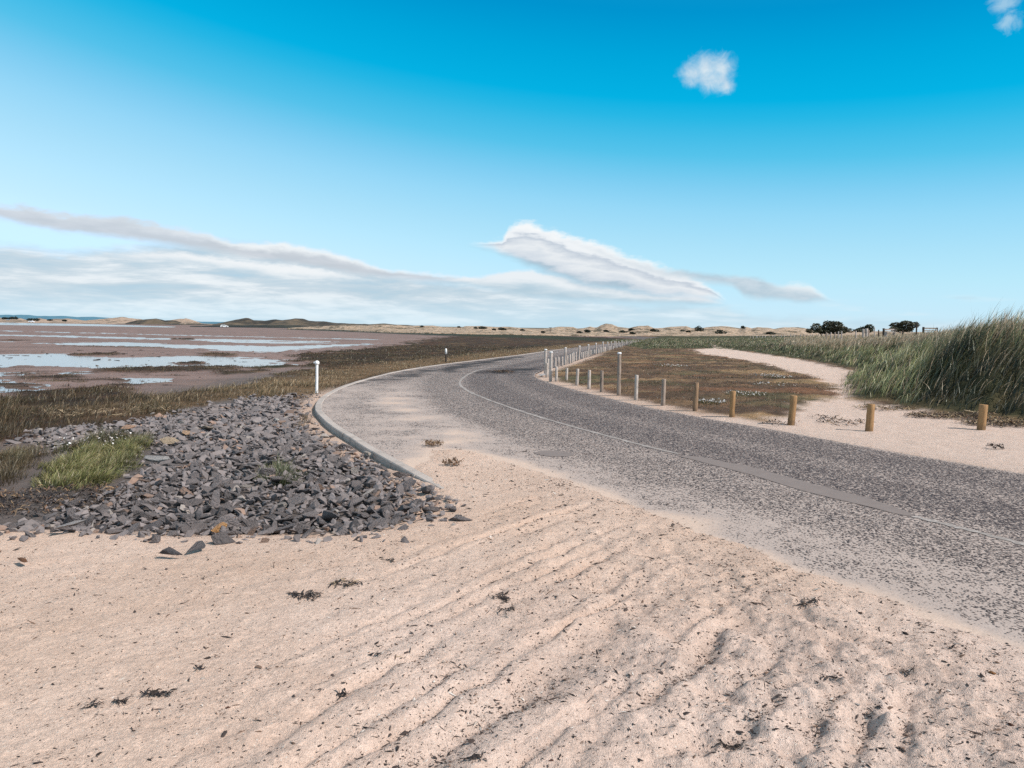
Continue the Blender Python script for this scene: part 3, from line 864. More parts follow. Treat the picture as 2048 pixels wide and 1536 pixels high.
    # 5. lone puff and a wisp high on the right
    def blobs(lst, nk, soft, col, color, kop):
        w1 = t.m('MULTIPLY', c(t.noise(P, 55, 6, .65, .5)), nk * 1.5); w2 = t.m('MULTIPLY', c(t.noise(P, 15, 3, .5)), nk)
        fld = None
        for (px, py, r, sy) in lst:
            a, b_ = uv(px, py); rr = r / FPX
            dx = t.m('DIVIDE', t.m('SUBTRACT', U, a), rr); dy = t.m('DIVIDE', t.m('SUBTRACT', V, b_), rr * sy)
            q = t.m('SUBTRACT', 1, t.m('SQRT', t.m('ADD', t.m('MULTIPLY', dx, dx), t.m('MULTIPLY', dy, dy))))
            fld = q if fld is None else t.m('SMOOTH_MAX', fld, q, .25)
        fld = t.m('ADD', fld, t.m('ADD', w1, w2))
        return t.mix(t.m('MULTIPLY', t.sstep(fld, .0, soft), kop), col, color)
    col = blobs([(1410, 138, 46, .8), (1445, 135, 36, .8), (1430, 160, 40, .7), (1390, 146, 34, .7), (1452, 172, 22, .8)], .8, 1.1, col,
                t.mix(t.sstep(puff, .3, .7), K(.56, .70, .82), K(.74, .84, .90)), .93)
    col = blobs([(2012, 8, 30, .7), (2022, 38, 26, .9), (2008, 48, 18, .7)], 1.5, 1.1, col, K(.58, .76, .87), .55)
    t.put(bg.inputs[0], col)


def lin(c_):
    return [v / 255 / 12.92 if v < 11 else ((v / 255 + .055) / 1.055) ** 2.4 for v in c_]


# the photograph's sky is graded to a deep cyan: tint of the physical sky by height
GRADE = [(660, (206, 236, 249), (.39, .36, .25)), (620, (198, 234, 250), (.408, .41, .314)), (560, (186, 232, 250), (.39, .45, .43)), (500, (172, 226, 249), (.361, .464, .498)), (430, (151, 217, 247), (.30, .42, .503)),
         (380, (130, 208, 243), (.275, .39, .497)), (310, (86, 196, 236), (.24, .345, .478)), (230, (40, 184, 230), (.205, .305, .445)), (190, (4, 178, 228), (.192, .29, .43)), (100, (0, 166, 219), (.17, .26, .39)), (0, (0, 148, 207), (.15, .225, .355))]
TINT = []
GRAD_COL = []
for py, tc, nc in GRADE:
    a_, b_ = uv(1800, py)
    GRAD_COL.append((max(0, b_ / .6), tuple(10 * q for q in lin(tc))))
    TINT.append((max(0, b_ / .6), tuple(p / q for p, q in zip(lin(tc), nc))))
TINT += [(.84, (.70, .75, .72)), (1, (2.0, 1.22, .74))]  # unseen sky overhead, warmed and brightened as added fill to neutralise shadows
build_world()

# ================================================================== FAR HILLS AND DUNES
HORIZ = lambda px: 640 + .0135 * px


def ridge(name, crest, d0, d1, mat_, z0=0.0, relief=.12, rows=26, step=3.0, back=.35, seed=0, dark=None, seg=None):
    px = np.arange(crest[0][0], crest[-1][0] + step, step)
    cy = np.interp(px, [c_[0] for c_ in crest], [c_[1] for c_ in crest])
    jag = fbm(px * .05, px * 0 + seed, 4, 300 + seed) * .9
    cy = cy - jag
    D1 = d1 * (1 + .10 * fbm(px * .012, px * 0 + 3, 3, 320 + seed))
    zc = CAM_H + (HORIZ(px) - cy) * D1 / FPX
    d0 = np.interp(px, [p_[0] for p_ in d0], [p_[1] for p_ in d0]) if hasattr(d0, '__len__') else d0
    D1 = np.maximum(D1, d0 + 25)
    tt = np.concatenate([np.linspace(0, 1, rows), 1 + back * np.array([.2, .5, 1.0])])
    P = np.zeros((len(tt), len(px), 3))
    for i, t_ in enumerate(tt):
        D = d0 + (D1 - d0) * t_
        kx = (px - CX) / FPX
        X = kx * D
        if t_ <= 1:
            nn = fbm(X * .045, D * .03 + seed, 4, 330 + seed)
            prof = t_ ** 1.25 * .62 + .38 * ss(.25, .95, t_ + nn * .55)
            z = z0 + (zc - z0) * np.clip(prof + nn * relief * math.sin(math.pi * t_), 0, 1.0)
        else:
            z = zc - (zc - z0) * .5 * (t_ - 1) / back
        P[i, :, 0] = X; P[i, :, 1] = D; P[i, :, 2] = z - (1.2 if i == 0 else 0)
    me = mesh_grid(name, P, False, True)
    return set_props(link(name, me, mat_), kind="structure")


def dune_mat(name, sandc, grassc, darkc, lo=.40, hi=.62, scale=.10):
    m, t, b = mat(name)
    o = t.obj()
    n = t.noise(t.scalev(o, (1, .6, 2.5)), scale, 6, .65); n2 = t.noise(t.scalev(o, (1, .5, 3)), scale * 5, 5, .7)
    c = t.mix(t.sstep(n2, .35, .65), sandc, grassc)
    c = t.mix(t.sstep(t.m('ADD', n, t.m('MULTIPLY', t.m('SUBTRACT', n2, .5), .6)), lo, hi), c, darkc)
    t.put(b.inputs['Base Color'], c)
    t.put(b.inputs['Normal'], t.bump(t.m('ADD', n2, n), .9, .6))
    return m


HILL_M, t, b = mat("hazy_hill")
t.put(b.inputs['Base Color'], t.mix(t.noise(t.obj(), .004, 4, .6), (.07, .165, .22), (.10, .22, .29)))  # distance haze painted in as a blue base colour
DUNE_TAN = dune_mat("dune_tan", (.50, .37, .275), (.33, .245, .16), (.12, .095, .06), .50, .60, .22)
DUNE_FAR = dune_mat("dune_far", (.44, .32, .24), (.32, .235, .17), (.13, .105, .075), .50, .62, .06)
DUNE_DARK = dune_mat("dune_dark", (.14, .105, .070), (.085, .068, .046), (.040, .034, .027), .40, .62, .03)
DUNE_SCRUB = dune_mat("dune_scrub", (.05, .045, .03), (.035, .034, .022), (.022, .022, .018), .4, .6, .03)

ridge("hills", [(-700, 626), (-300, 629), (0, 630), (17, 629.5), (60, 630), (77, 632), (128, 632), (154, 634), (188, 633.6), (222, 636), (300, 640), (390, 643), (460, 644), (520, 646)], 2600, 3200, HILL_M, -5, .05, 8, 8, seed=1)
ridge("dunes", [(-600, 634), (-200, 634), (0, 635), (17, 640), (30, 637.5), (43, 636.5), (56, 640.5), (80, 636.5), (96, 639), (137, 637), (171, 641), (205, 638), (227, 635.6), (244, 634), (272, 637), (290, 639.5), (330, 642), (350, 639), (372, 635.6), (392, 642.5), (404, 646.5), (440, 650)],
      610, 760, DUNE_FAR, -.1, .10, 16, 3, seed=2)
ridge("dunes", [(250, 646), (275, 640.5), (290, 639), (313, 637), (331, 641), (345, 640), (365, 645.5), (410, 648), (440, 651)], 600, 655, DUNE_DARK, -.1, .15, 14, 2.5, seed=3)
ridge("dunes", [(425, 648.5), (446, 645), (470, 639.5), (478, 638.5), (492, 635.4), (498, 636), (507, 640.5), (528, 641.2), (552, 638.8), (564, 640.4), (577, 639), (589, 636.8), (606, 637.6), (617, 641), (640, 642.3), (652, 643), (666, 645.5), (700, 647.3), (740, 648.5), (766, 647), (790, 649), (830, 651), (900, 655)],
      385, 470, DUNE_DARK, -.1, .16, 20, 2.5, seed=4)
ridge("dunes", [(380, 652), (470, 650.5), (560, 650), (640, 651.5), (700, 654), (760, 658)], 350, 380, DUNE_SCRUB, -.15, .15, 10, 3, seed=5)
ridge("dunes", [(575, 657.5), (600, 655), (640, 652.5), (700, 650.5), (735, 651), (760, 649.5), (794, 650), (811, 652), (845, 651), (862, 651), (888, 654), (919, 655), (929, 652.5), (956, 651.6), (990, 654), (1016, 653.5), (1042, 656), (1060, 657), (1084, 658), (1099, 656), (1118, 653.2), (1144, 654), (1152, 657.2), (1165, 656), (1178, 653),
                (1186, 655), (1192, 654.5), (1200, 650), (1209, 647), (1221, 647.8), (1234, 653.5), (1255, 656), (1277, 651.8), (1293, 651), (1305, 655.8), (1323, 656), (1340, 653.5), (1352, 653), (1370, 652), (1380, 656), (1400, 656.5), (1412, 654), (1426, 653), (1440, 652.2), (1457, 653.5), (1476, 656.5), (1489, 653.5), (1500, 656.5),
                (1512, 654.5), (1531, 655.2), (1545, 657.6), (1565, 654.5), (1594, 654.4), (1609, 657), (1640, 659), (1700, 661), (1800, 663), (1900, 664)],
      [(580, 285), (640, 262), (700, 232), (760, 210), (860, 196), (1000, 187), (1400, 175), (1640, 176)], 268, DUNE_TAN, .0, .24, 40, 1.6, seed=6)

# ================================================================== POSTS
def foot(px, py):
    z = 0.0
    for _ in range(5):
        x, y = G(px, py, z); z = Hs(x, y)
    return x, y, z


def wood(name, ca, cb, cc):
    m, t, b = mat(name)
    o = t.obj(); inf = t.new("ShaderNodeObjectInfo")
    off = t.new("ShaderNodeVectorMath", operation='ADD'); t.l.new(o, off.inputs[0])
    sc = t.new("ShaderNodeVectorMath", operation='SCALE'); t.l.new(inf.outputs['Location'], sc.inputs[0]); sc.inputs[3].default_value = 3.1
    t.l.new(sc.outputs[0], off.inputs[1])
    v = off.outputs[0]
    g = t.noise(t.scalev(v, (60, 60, 3)), 1, 4, .65); g2 = t.noise(v, 6, 4, .6)
    c = t.mix(t.sstep(g, .38, .62), ca, cb); c = t.mix(t.sstep(g2, .5, .75), c, cc)
    zz_ = t.new('ShaderNodeSeparateXYZ'); t.l.new(o, zz_.inputs[0])
    c = t.mix(t.m('MULTIPLY', t.m('SUBTRACT', 1, t.sstep(zz_.outputs[2], .0, .13)), .6), c, cc)
    crack = t.sstep(t.noise(t.scalev(v, (34, 34, 1.6)), 1, 3, .5), .66, .70)
    c = t.mix(t.m('MULTIPLY', crack, .75), c, (.045, .03, .02))
    c = t.mix(t.m('MULTIPLY', t.m('SUBTRACT', inf.outputs['Random'], .3), .35, clamp=True), c, cc)
    t.put(b.inputs['Base Color'], c); t.put(b.inputs['Normal'], t.bump(g, .006, .7))
    return m


W_TAN = wood("tan_timber", (.40, .235, .11), (.27, .15, .07), (.17, .105, .06))
W_BROWN = wood("brown_timber", (.33, .215, .13), (.21, .13, .08), (.15, .10, .07))
W_GREY = wood("weathered_timber", (.42, .335, .27), (.27, .205, .165), (.20, .15, .12))
W_PALE = wood("pale_timber", (.56, .49, .44), (.40, .335, .29), (.26, .205, .17))
W_DARK = wood("dark_timber", (.07, .055, .045), (.045, .036, .03), (.10, .08, .065))
WHITE_M, t, b = mat("white_paint")
n_ = t.noise(t.obj(), 20, 5, .7)
t.put(b.inputs['Base Color'], t.mix(t.sstep(n_, .55, .8), (.82, .80, .78), (.55, .50, .46))); b.inputs['Roughness'].default_value = .5


def post(name, px, pyb, pyt, r, mtl, label, cat, group, cap=None, pxt=None, seg=14, head=None, dist=None):
    if dist:
        x, y, _ = at_dist(px, pyb, dist); z = Hs(x, y)
    else:
        x, y, z = foot(px, pyb)
    tx, _, tz = at_dist(pxt if pxt else px, pyt, y)
    h = max(.12, tz - z)
    lean = math.atan2(tx - x, h)
    lean = max(-.09, min(.09, lean))
    tilt = Euler((random.uniform(-.02, .02), lean, random.uniform(0, 6.28)), 'XYZ')
    tilt = (Matrix.Rotation(lean, 3, 'Y') @ Matrix.Rotation(random.uniform(-.02, .02), 3, 'X') @ Matrix.Rotation(random.uniform(0, 6.28), 3, 'Z')).to_euler()
    bm = bmesh.new()
    hb = h - (cap or 0)
    j = lambda: random.uniform(.96, 1.04)
    rings = [(0, 0, -.15, r * 1.02)]
    for k in range(6):
        rings.append((random.uniform(-.03, .03) * r, random.uniform(-.03, .03) * r, hb * k / 5 * .985, r * (1.02 - .05 * k / 5) * j()))
    rings.append((0, 0, hb, r * .90))
    add_rings(bm, rings, seg)
    bmesh.ops.recalc_face_normals(bm, faces=bm.faces[:])
    body = bm_mesh(name, bm, True)
    for f in body.polygons:
        if abs(f.normal.z) > .8: f.use_smooth = False
    if cap or head:
        e = bpy.data.objects.new(name, None); COL.objects.link(e); e.empty_display_size = .1
        e.location = (x, y, z); e.rotation_euler = tilt
        set_props(e, label, cat, group)
        link("shaft", body, mtl, e)
        bm = bmesh.new()
        if cap:
            add_rings(bm, [(0, 0, hb + .001, r * 1.06), (0, 0, hb + cap * .7, r * 1.06), (0, 0, hb + cap * .95, r * .8), (0, 0, hb + cap, r * .4)], seg)
            bmesh.ops.recalc_face_normals(bm, faces=bm.faces[:])
            link("cap", bm_mesh("cap", bm, True), WHITE_M, e)
        else:
            rr = head
            rg = [(0, 0, hb - .006 + rr * (1 - math.cos(math.pi * k / 9)), max(.004, rr * math.sin(math.pi * k / 9))) for k in range(10)]
            add_rings(bm, rg, 16)
            bmesh.ops.recalc_face_normals(bm, faces=bm.faces[:])
            hd = link("round_head", bm_mesh("round_head", bm, True), WHITE_M, e)
            bm = bmesh.new()
            add_box(bm, (0, 0, 0), (.05, .03, .045)); bmesh.ops.bevel(bm, geom=bm.edges[:], offset=.008, segments=2, affect='EDGES')
            lug = link("side_lug", bm_mesh("side_lug", bm), WHITE_M, hd)
            loc = Matrix.Rotation(-tilt.z, 3, 'Z') @ Vector((-rr * 1.02, -.01, hb + rr * 1.05))
            lug.location = loc
        return e
    o = link(name, body, mtl); o.location = (x, y, z); o.rotation_euler = tilt
    set_props(o, label, cat, group)
    return o


GB = "short wooden bollards along the inside of the road"
FRONT = [
    (1962, 860, 809, .071, W_TAN, 1968, "upright tan timber bollard farthest right, beside dark marram grass"),
    (1738, 862, 808, .064, W_TAN, 1743, "orange brown timber bollard on bare sand with thin grass stems behind its top"),
    (1582, 850, 791, .062, W_TAN, 1588, "tan timber bollard leaning right at the corner where the low turf meets the sand"),
    (1464, 834, 782, .055, W_TAN, 1466, "tan and brown upright bollard with white flowers growing in the turf at its left"),
    (1390, 822, 765, .052, W_BROWN, 1393, "grey brown bollard just left of a small white flowering plant"),
    (1326, 811, 758, .048, W_GREY, 1328, "weathered grey bollard, second to the right of the tall white capped post"),
    (1272, 800, 750, .046, W_PALE, 1273.5, "pale grey bollard immediately right of the tall white capped post"),
    (1203, 784, 741.5, .046, W_GREY, 1204, "weathered grey bollard immediately left of the tall white capped post"),
    (1178, 778, 740, .046, W_PALE, 1179, "pale bollard, second to the left of the tall white capped post"),
    (1154, 771, 737.5, .046, W_PALE, 1155.5, "pale bollard, third to the left of the tall white capped post"),
    (1133, 760.5, 736, .044, W_PALE, 1134, "pale thin bollard, fourth to the left of the tall white capped post"),
    (1112.5, 763, 733, .044, W_PALE, 1113.5, "pale bollard right beside the tall post standing at the apex of the bend"),
]
for px, pb, pt, r, mt_, pxt, lab in FRONT:
    post("bollard", px, pb, pt, r, mt_, lab, "bollard", GB, pxt=pxt)
GT = "tall pale marker posts along the road"
post("marker_post", 1237.5, 791, 704.5, .050, W_GREY, "tall grey marker post with a white cap among the short bollards", "marker post", GT, cap=.05, pxt=1239)
TALL = [(1101, 763, 703, 1102.5, "tall pale marker post at the apex of the bend, nearest the road edge"),
        (1090.5, 750, 698, 1091.5, "tall pale marker post just left of the post at the bend's apex"),
        (1130.5, 730, 695, 1131.2, "tall pale marker post, first of the far row beyond the bend"),
        (1157.5, 720, 691.5, 1159.2, "tall pale marker post leaning to the right in the far row, second beyond the bend"),
        (1176.5, 714.7, 689, 1177, "upright tall pale marker post, third of the far row beyond the bend"),
        (1191.5, 708.7, 686, 1192, "upright tall pale marker post, fourth of the far row beyond the bend"),
        (1205.6, 704.3, 683.7, 1206, "upright tall pale marker post, fifth of the far row beyond the bend"),
        (1215.2, 701.3, 683.6, 1215.5, "upright tall pale marker post, sixth of the far row beyond the bend"),
        (1222.4, 699.5, 683.6, 1222.6, "upright tall pale marker post, seventh of the far row beyond the bend"),
        (1229, 696.2, 682, 1229.2, "left one of two tall pale posts close together in the far row"),
        (1231.6, 696.2, 682, 1231.8, "right one of two tall pale posts close together in the far row"),
        (1237.4, 692.8, 682, 1237.5, "small distant tall post just right of the two close together in the far row"),
        (1243.4, 694, 681, 1243.6, "distant tall post two places right of the pair close together in the far row")]
for i, (px, pb, pt, pxt, lab) in enumerate(TALL):
    post("marker_post", px, pb, pt, .052, W_PALE, lab, "marker post", GT, pxt=pxt, cap=.045 if i < 9 else None, seg=10)
GS = "short posts of the far row beside the road"
SHORT = [(1093.5, 754.7, 726), (1096, 754, 717.5), (1110.7, 735.7, 715), (1117, 735, 713.6), (1124.5, 732.9, 713.6), (1134.6, 729, 710), (1140, 727.7, 708.5), (1144.2, 726.5, 706.8),
         (1147.2, 724.4, 705.6), (1152, 722.4, 704), (1162.6, 717, 704.3), (1166, 717.6, 704), (1169.4, 715.9, 702.3), (1173.4, 715.3, 701.5), (1179.7, 711.4, 700.6), (1182.3, 710.8, 700.6),
         (1184.6, 709.7, 699.5), (1188.3, 707.5, 699.5), (1196.7, 707.5, 697.5), (1200.6, 705.8, 695), (1202.8, 706.3, 695), (1208.4, 704, 694), (1209.8, 703.5, 694), (1211, 703, 693.5), (1218.5, 701.3, 692.8),
         (1220.5, 700.5, 692.5), (1226.4, 699, 691.7), (1233.6, 696.2, 690), (1240, 695, 689.4), (1247.5, 691.7, 682.5), (1252.3, 688.5, 680.4), (1255.3, 688, 681), (1259.8, 687.8, 680), (1263.2, 687, 681), (1266, 686, 680.4), (1270, 686, 681), (1273, 685.6, 680.5), (1277, 685, 680.5)]
for i, (px, pb, pt) in enumerate(SHORT):
    if i == 0: lab = "stubby pale post standing between the two tall posts at the apex of the bend"
    elif i == 1: lab = "slim pale post half hidden behind the stubby post at the apex of the bend"
    elif i < 14: lab = "short pale post of the far row, " + ["third left of the first tall far post", "second left of the first tall far post", "directly left of the first tall far post", "directly right of the first tall far post", "second right of the first tall far post",
                                                                  "third left of the leaning tall post", "second left of the leaning tall post", "directly left of the leaning tall post", "directly right of the leaning tall post", "second right of the leaning tall post",
                                                                  "second left of the third tall far post", "directly left of the third tall far post"][i - 2]
    else: lab = "tiny pale post in the dense distant stretch of the far roadside row"
    post("short_post", px, pb, pt, .045 if i not in (17, 18) else .075, W_PALE, lab, "post", GS, seg=8)

post("marker_post", 633.4, 786, 730, .036, WHITE_M, "white marker post with a round white head behind the kerb of the bend", "marker post", None, head=.062, pxt=634, seg=14)
post("marker_post", 892, 725.5, 697, .050, W_DARK, "dark brown marker post with a pale cap alone in straw grass left of the road", "marker post", None, cap=.28, seg=10)

# ---- fence and gate posts on the tan bank at the right
GF = "fence posts on the bank in front of the windswept trees"
FEN = [(1653, 671, 664.5, W_GREY), (1662, 671, 664.6, W_PALE), (1670, 671, 664.4, W_GREY), (1677, 671, 663, W_PALE), (1683.5, 671, 662, W_PALE), (1712, 670, 661.5, W_PALE), (1726.7, 670, 657.8, W_PALE), (1738, 670, 660, W_GREY),
       (1749, 670, 654.6, W_PALE), (1757.5, 669, 659.5, W_DARK), (1767.5, 669, 656.5, W_DARK), (1789.4, 668, 656.8, W_DARK), (1805.5, 668, 660, W_DARK), (1847, 666, 653.8, W_DARK), (1874.5, 664, 655.2, W_DARK)]
FL = ["small grey fence post at the left end in front of the big windswept tree", "small pale fence post, second from the left before the big windswept tree", "small grey fence post, third from the left before the big windswept tree",
      "small pale fence post, fourth from the left before the big windswept tree", "brightest pale fence post before the right side of the big windswept tree", "pale fence post just left of the grey boards by the middle tree",
      "wide pale board post before the middle tree", "thin grey post right of the two pale boards", "tallest pale fence post right of the middle round tree", "dark post just right of the tallest pale fence post",
      "dark stout post at the left end of the pale bench", "dark post at the right end of the pale bench", "thin dark post below the right windswept tree", "dark stout gatepost standing alone against the sky", "dark post at the right end of the tan rail"]
for (px, pb, pt, mt_), lab in zip(FEN, FL):
    post("fence_post", px, pb, pt, .11 if px in (1726.7, 1767.5, 1847) else .06, mt_, lab, "fence post", GF, seg=8, dist=74)
post("fence_post", 1733.5, 670, 657, .14, W_PALE, "wide pale board post beside the round middle tree", "fence post", GF, seg=8, dist=74)
post("pole", 1833, 668, 646.5, .075, W_DARK, "tall dark pole at the right edge of the flat topped windswept tree", "pole", None, seg=8, dist=74)
GPAL = "tiny palings of the far dune fence"
for k in range(26):
    px = 1500 + k * 6.3 + random.uniform(-1.5, 1.5)
    post("paling", px, 677 - .02 * (px - 1500), 671.5 - .025 * (px - 1500) + random.uniform(-.7, .7), .07, W_PALE if k % 3 else W_GREY, "tiny pale paling of the low fence at the foot of the far dunes", "paling", GPAL, seg=6, dist=112)

# bench
def empty(name, loc, label, cat, rz=0, group=None):
    e = bpy.data.objects.new(name, None); COL.objects.link(e); e.location = loc; e.rotation_euler = (0, 0, rz); e.empty_display_size = .2
    return set_props(e, label, cat, group)


x, y, z = at_dist(1779, 662, 73); zg = Hs(x, y)
e = empty("bench", (x, y, zg), "pale weathered wooden bench on the tan bank below the right windswept tree", "bench", rz=.1)
zt = at_dist(1779, 657.5, 73)[2] - zg
for nm, c_, s_ in (("seat", (0, -.2, zt - .32), (.95, .36, .05)), ("backrest", (0, .02, zt - .08), (.98, .05, .16)), ("leg", (-.42, -.1, (zt - .35) / 2 - .05), (.07, .36, zt - .25)), ("leg", (.42, -.1, (zt - .35) / 2 - .05), (.07, .36, zt - .25)), ("armrest", (-.45, -.2, zt - .12), (.06, .4, .05)), ("armrest", (.45, -.2, zt - .12), (.06, .4, .05))):
    bm = bmesh.new(); add_box(bm, c_, s_); link(nm, bm_mesh(nm, bm), W_PALE, e)
x1, y1, z1 = at_dist(1849, 656.5, 74.2); x2, y2, z2 = at_dist(1873, 656.5, 74.2)
bm = bmesh.new(); add_box(bm, ((x1 + x2) / 2, y1, z1), (x2 - x1, .05, .12)); add_box(bm, ((x1 + x2) / 2, y1, z1 - .25), (x2 - x1, .05, .10))
set_props(link("fence_rail", bm_mesh("fence_rail", bm), W_GREY), "tan double rail between the dark gatepost and the last dark post", "fence rail")

# ---- vehicles on the far shore
CAR_W, t, b = mat("white_car_paint"); b.inputs['Base Color'].default_value = (.82, .82, .82, 1); b.inputs['Roughness'].default_value = .3
CAR_D, t, b = mat("dark_car_paint"); b.inputs['Base Color'].default_value = (.02, .02, .025, 1); b.inputs['Roughness'].default_value = .3
GLASS, t, b = mat("car_glass"); b.inputs['Base Color'].default_value = (.03, .035, .04, 1); b.inputs['Roughness'].default_value = .1
TYRE, t, b = mat("tyre_rubber"); b.inputs['Base Color'].default_value = (.02, .02, .02, 1)


def car(px, py, dist, label, mtl, rz=0, length=4.3, hgt=1.5):
    x, y, z = at_dist(px, py, dist)
    bm = bmesh.new()
    e = empty("car", (x, y, z), label, "car", rz)
    L = length / 2
    prof = [(-L, .3), (-L, .75), (-L + .1, .9), (-L + .5, hgt * .95), (-L + .8, hgt), (L - 1.6, hgt), (L - .9, .95), (L - .1, .8), (L, .6), (L, .3)]
    a = [bm.verts.new((p, -.85, q_)) for p, q_ in prof]; b2 = [bm.verts.new((p, .85, q_)) for p, q_ in prof]
    bm.faces.new(a); bm.faces.new(b2[::-1])
    for i in range(len(prof)):
        k_ = (i + 1) % len(prof); bm.faces.new((a[k_], a[i], b2[i], b2[k_]))
    bmesh.ops.recalc_face_normals(bm, faces=bm.faces[:])
    link("body", bm_mesh("body", bm), mtl, e)
    for s_ in (-1, 1):
        bm = bmesh.new(); add_box(bm, (-.35, s_ * .852, hgt - .3), (length * .5, .012, .36)); link("window", bm_mesh("window", bm), GLASS, e)
        for xx in (-L + .8, L - .8):
            bm = bmesh.new(); add_rings(bm, [(0, 0, -.1, .33), (0, 0, .1, .33)], 14)
            bmesh.ops.recalc_face_normals(bm, faces=bm.faces[:])
            w_ = link("wheel", bm_mesh("wheel", bm), TYRE, e); w_.rotation_euler = (math.pi / 2, 0, 0); w_.location = (xx, s_ * .78, .33)


car(63, 645.0, 600, "tiny white vehicle on the far shore below the dark clump of trees", CAR_W, .1, 4.2, 1.5)
car(449, 655.2, 360, "tiny white car at the water's edge before the dark hills", CAR_W, .3, 3.6, 1.5)
car(699, 660.0, 320, "tiny white car parked at the right end of the dark hills", CAR_W, .2, 3.4, 1.5)
car(690, 659.8, 325, "tiny dark car parked beside a white car at the end of the dark hills", CAR_D, .2, 3.4, 1.5)

# ================================================================== STONES
def stone_hulls(n):
    out = []
    rr = np.random.default_rng(5)
    for i in range(n):
        bm = bmesh.new()
        k = rr.integers(9, 15)
        p = rr.normal(size=(k, 3)); p /= np.linalg.norm(p, axis=1)[:, None]
        p *= rr.uniform(.75, 1.15, (k, 1)); p = p * np.array([1, rr.uniform(.6, .9), rr.uniform(.38, .68)])
        for q_ in p: bm.verts.new(q_)
        r_ = bmesh.ops.convex_hull(bm, input=bm.verts[:])
        bmesh.ops.delete(bm, geom=[g for g in r_['geom_interior'] if isinstance(g, bmesh.types.BMVert)], context='VERTS')
        bmesh.ops.dissolve_limit(bm, angle_limit=rad(14), verts=bm.verts[:], edges=bm.edges[:])
        bmesh.ops.bevel(bm, geom=bm.edges[:], offset=.035, segments=1, affect='EDGES')
        bmesh.ops.triangulate(bm, faces=bm.faces[:])
        bm.verts.index_update()
        V = np.array([v.co[:] for v in bm.verts]); F = np.array([[v.index for v in f.verts] for f in bm.faces])
        bm.free(); out.append((V, F))
    return out


HULLS = stone_hulls(26)


def stone_mat(name, per_object):
    m, t, b = mat(name)
    o = t.obj()
    base = t.new("ShaderNodeObjectInfo").outputs['Color'] if per_object else t.attr("Col").outputs[0]
    sc = (3.2, 9) if per_object else (22, 80)
    n = t.noise(o, sc[0], 5, .65); n2 = t.noise(o, sc[1], 3, .6)
    k = t.m('ADD', .55, t.m('ADD', t.m('MULTIPLY', n, .6), t.m('MULTIPLY', n2, .35)))
    v = t.new("ShaderNodeVectorMath", operation='SCALE'); t.l.new(base, v.inputs[0]); t.l.new(k, v.inputs[3])
    geo = t.new("ShaderNodeNewGeometry")
    nz_ = t.new("ShaderNodeSeparateXYZ"); t.l.new(geo.outputs['Normal'], nz_.inputs[0])
    dusty = t.m('MULTIPLY', t.sstep(t.m('ADD', nz_.outputs[2], t.m('MULTIPLY', n, .5)), .75, 1.35), .30)
    t.put(b.inputs['Base Color'], t.mix(dusty, v.outputs[0], (.24, .19, .165)))
    t.put(b.inputs['Normal'], t.bump(t.m('ADD', n, t.m('MULTIPLY', n2, .5)), .012 if not per_object else .12, .8))
    b.inputs['Roughness'].default_value = .78
    return m


STONE_OBJ = stone_mat("slate_stone", True)
STONE_MASS = stone_mat("slate_rubble", False)
STONE_ME = []
for i, (V, F) in enumerate(HULLS):
    me = mesh_np("stone", V, F.ravel(), np.arange(len(F)) * 3, np.full(len(F), 3)); me.materials.append(STONE_OBJ); STONE_ME.append(me)


def rot_mats(n, tilt):
    a = RNG.uniform(0, 2 * math.pi, n); b_ = RNG.normal(0, tilt, n); c_ = RNG.normal(0, tilt, n)
    ca, sa, cb, sb, cc, sc = np.cos(a), np.sin(a), np.cos(b_), np.sin(b_), np.cos(c_), np.sin(c_)
    Rz = np.zeros((n, 3, 3)); Rx = Rz.copy(); Ry = Rz.copy()
    Rz[:, 0, 0] = ca; Rz[:, 0, 1] = -sa; Rz[:, 1, 0] = sa; Rz[:, 1, 1] = ca; Rz[:, 2, 2] = 1
    Rx[:, 0, 0] = 1; Rx[:, 1, 1] = cb; Rx[:, 1, 2] = -sb; Rx[:, 2, 1] = sb; Rx[:, 2, 2] = cb
    Ry[:, 1, 1] = 1; Ry[:, 0, 0] = cc; Ry[:, 0, 2] = sc; Ry[:, 2, 0] = -sc; Ry[:, 2, 2] = cc
    return Rx @ Ry @ Rz


def instance_arrays(parts, T, S, Rm, kinds, colr):
    """merge placed copies of small triangle shapes into arrays"""
    VV, FF, CC = [], [], []; off = 0
    for k, (V, F) in enumerate(parts):
        s_ = np.where(kinds == k)[0]
        if not len(s_): continue
        v = V[None] * S[s_][:, None]
        v = np.einsum('nij,nkj->nki', Rm[s_], v) + T[s_][:, None]
        f = F[None] + (np.arange(len(s_)) * len(V))[:, None, None] + off
        VV.append(v.reshape(-1, 3)); FF.append(f.reshape(-1, 3)); CC.append(np.repeat(colr[s_], len(V), axis=0)); off += len(s_) * len(V)
    return np.concatenate(VV), np.concatenate(FF), np.concatenate(CC)


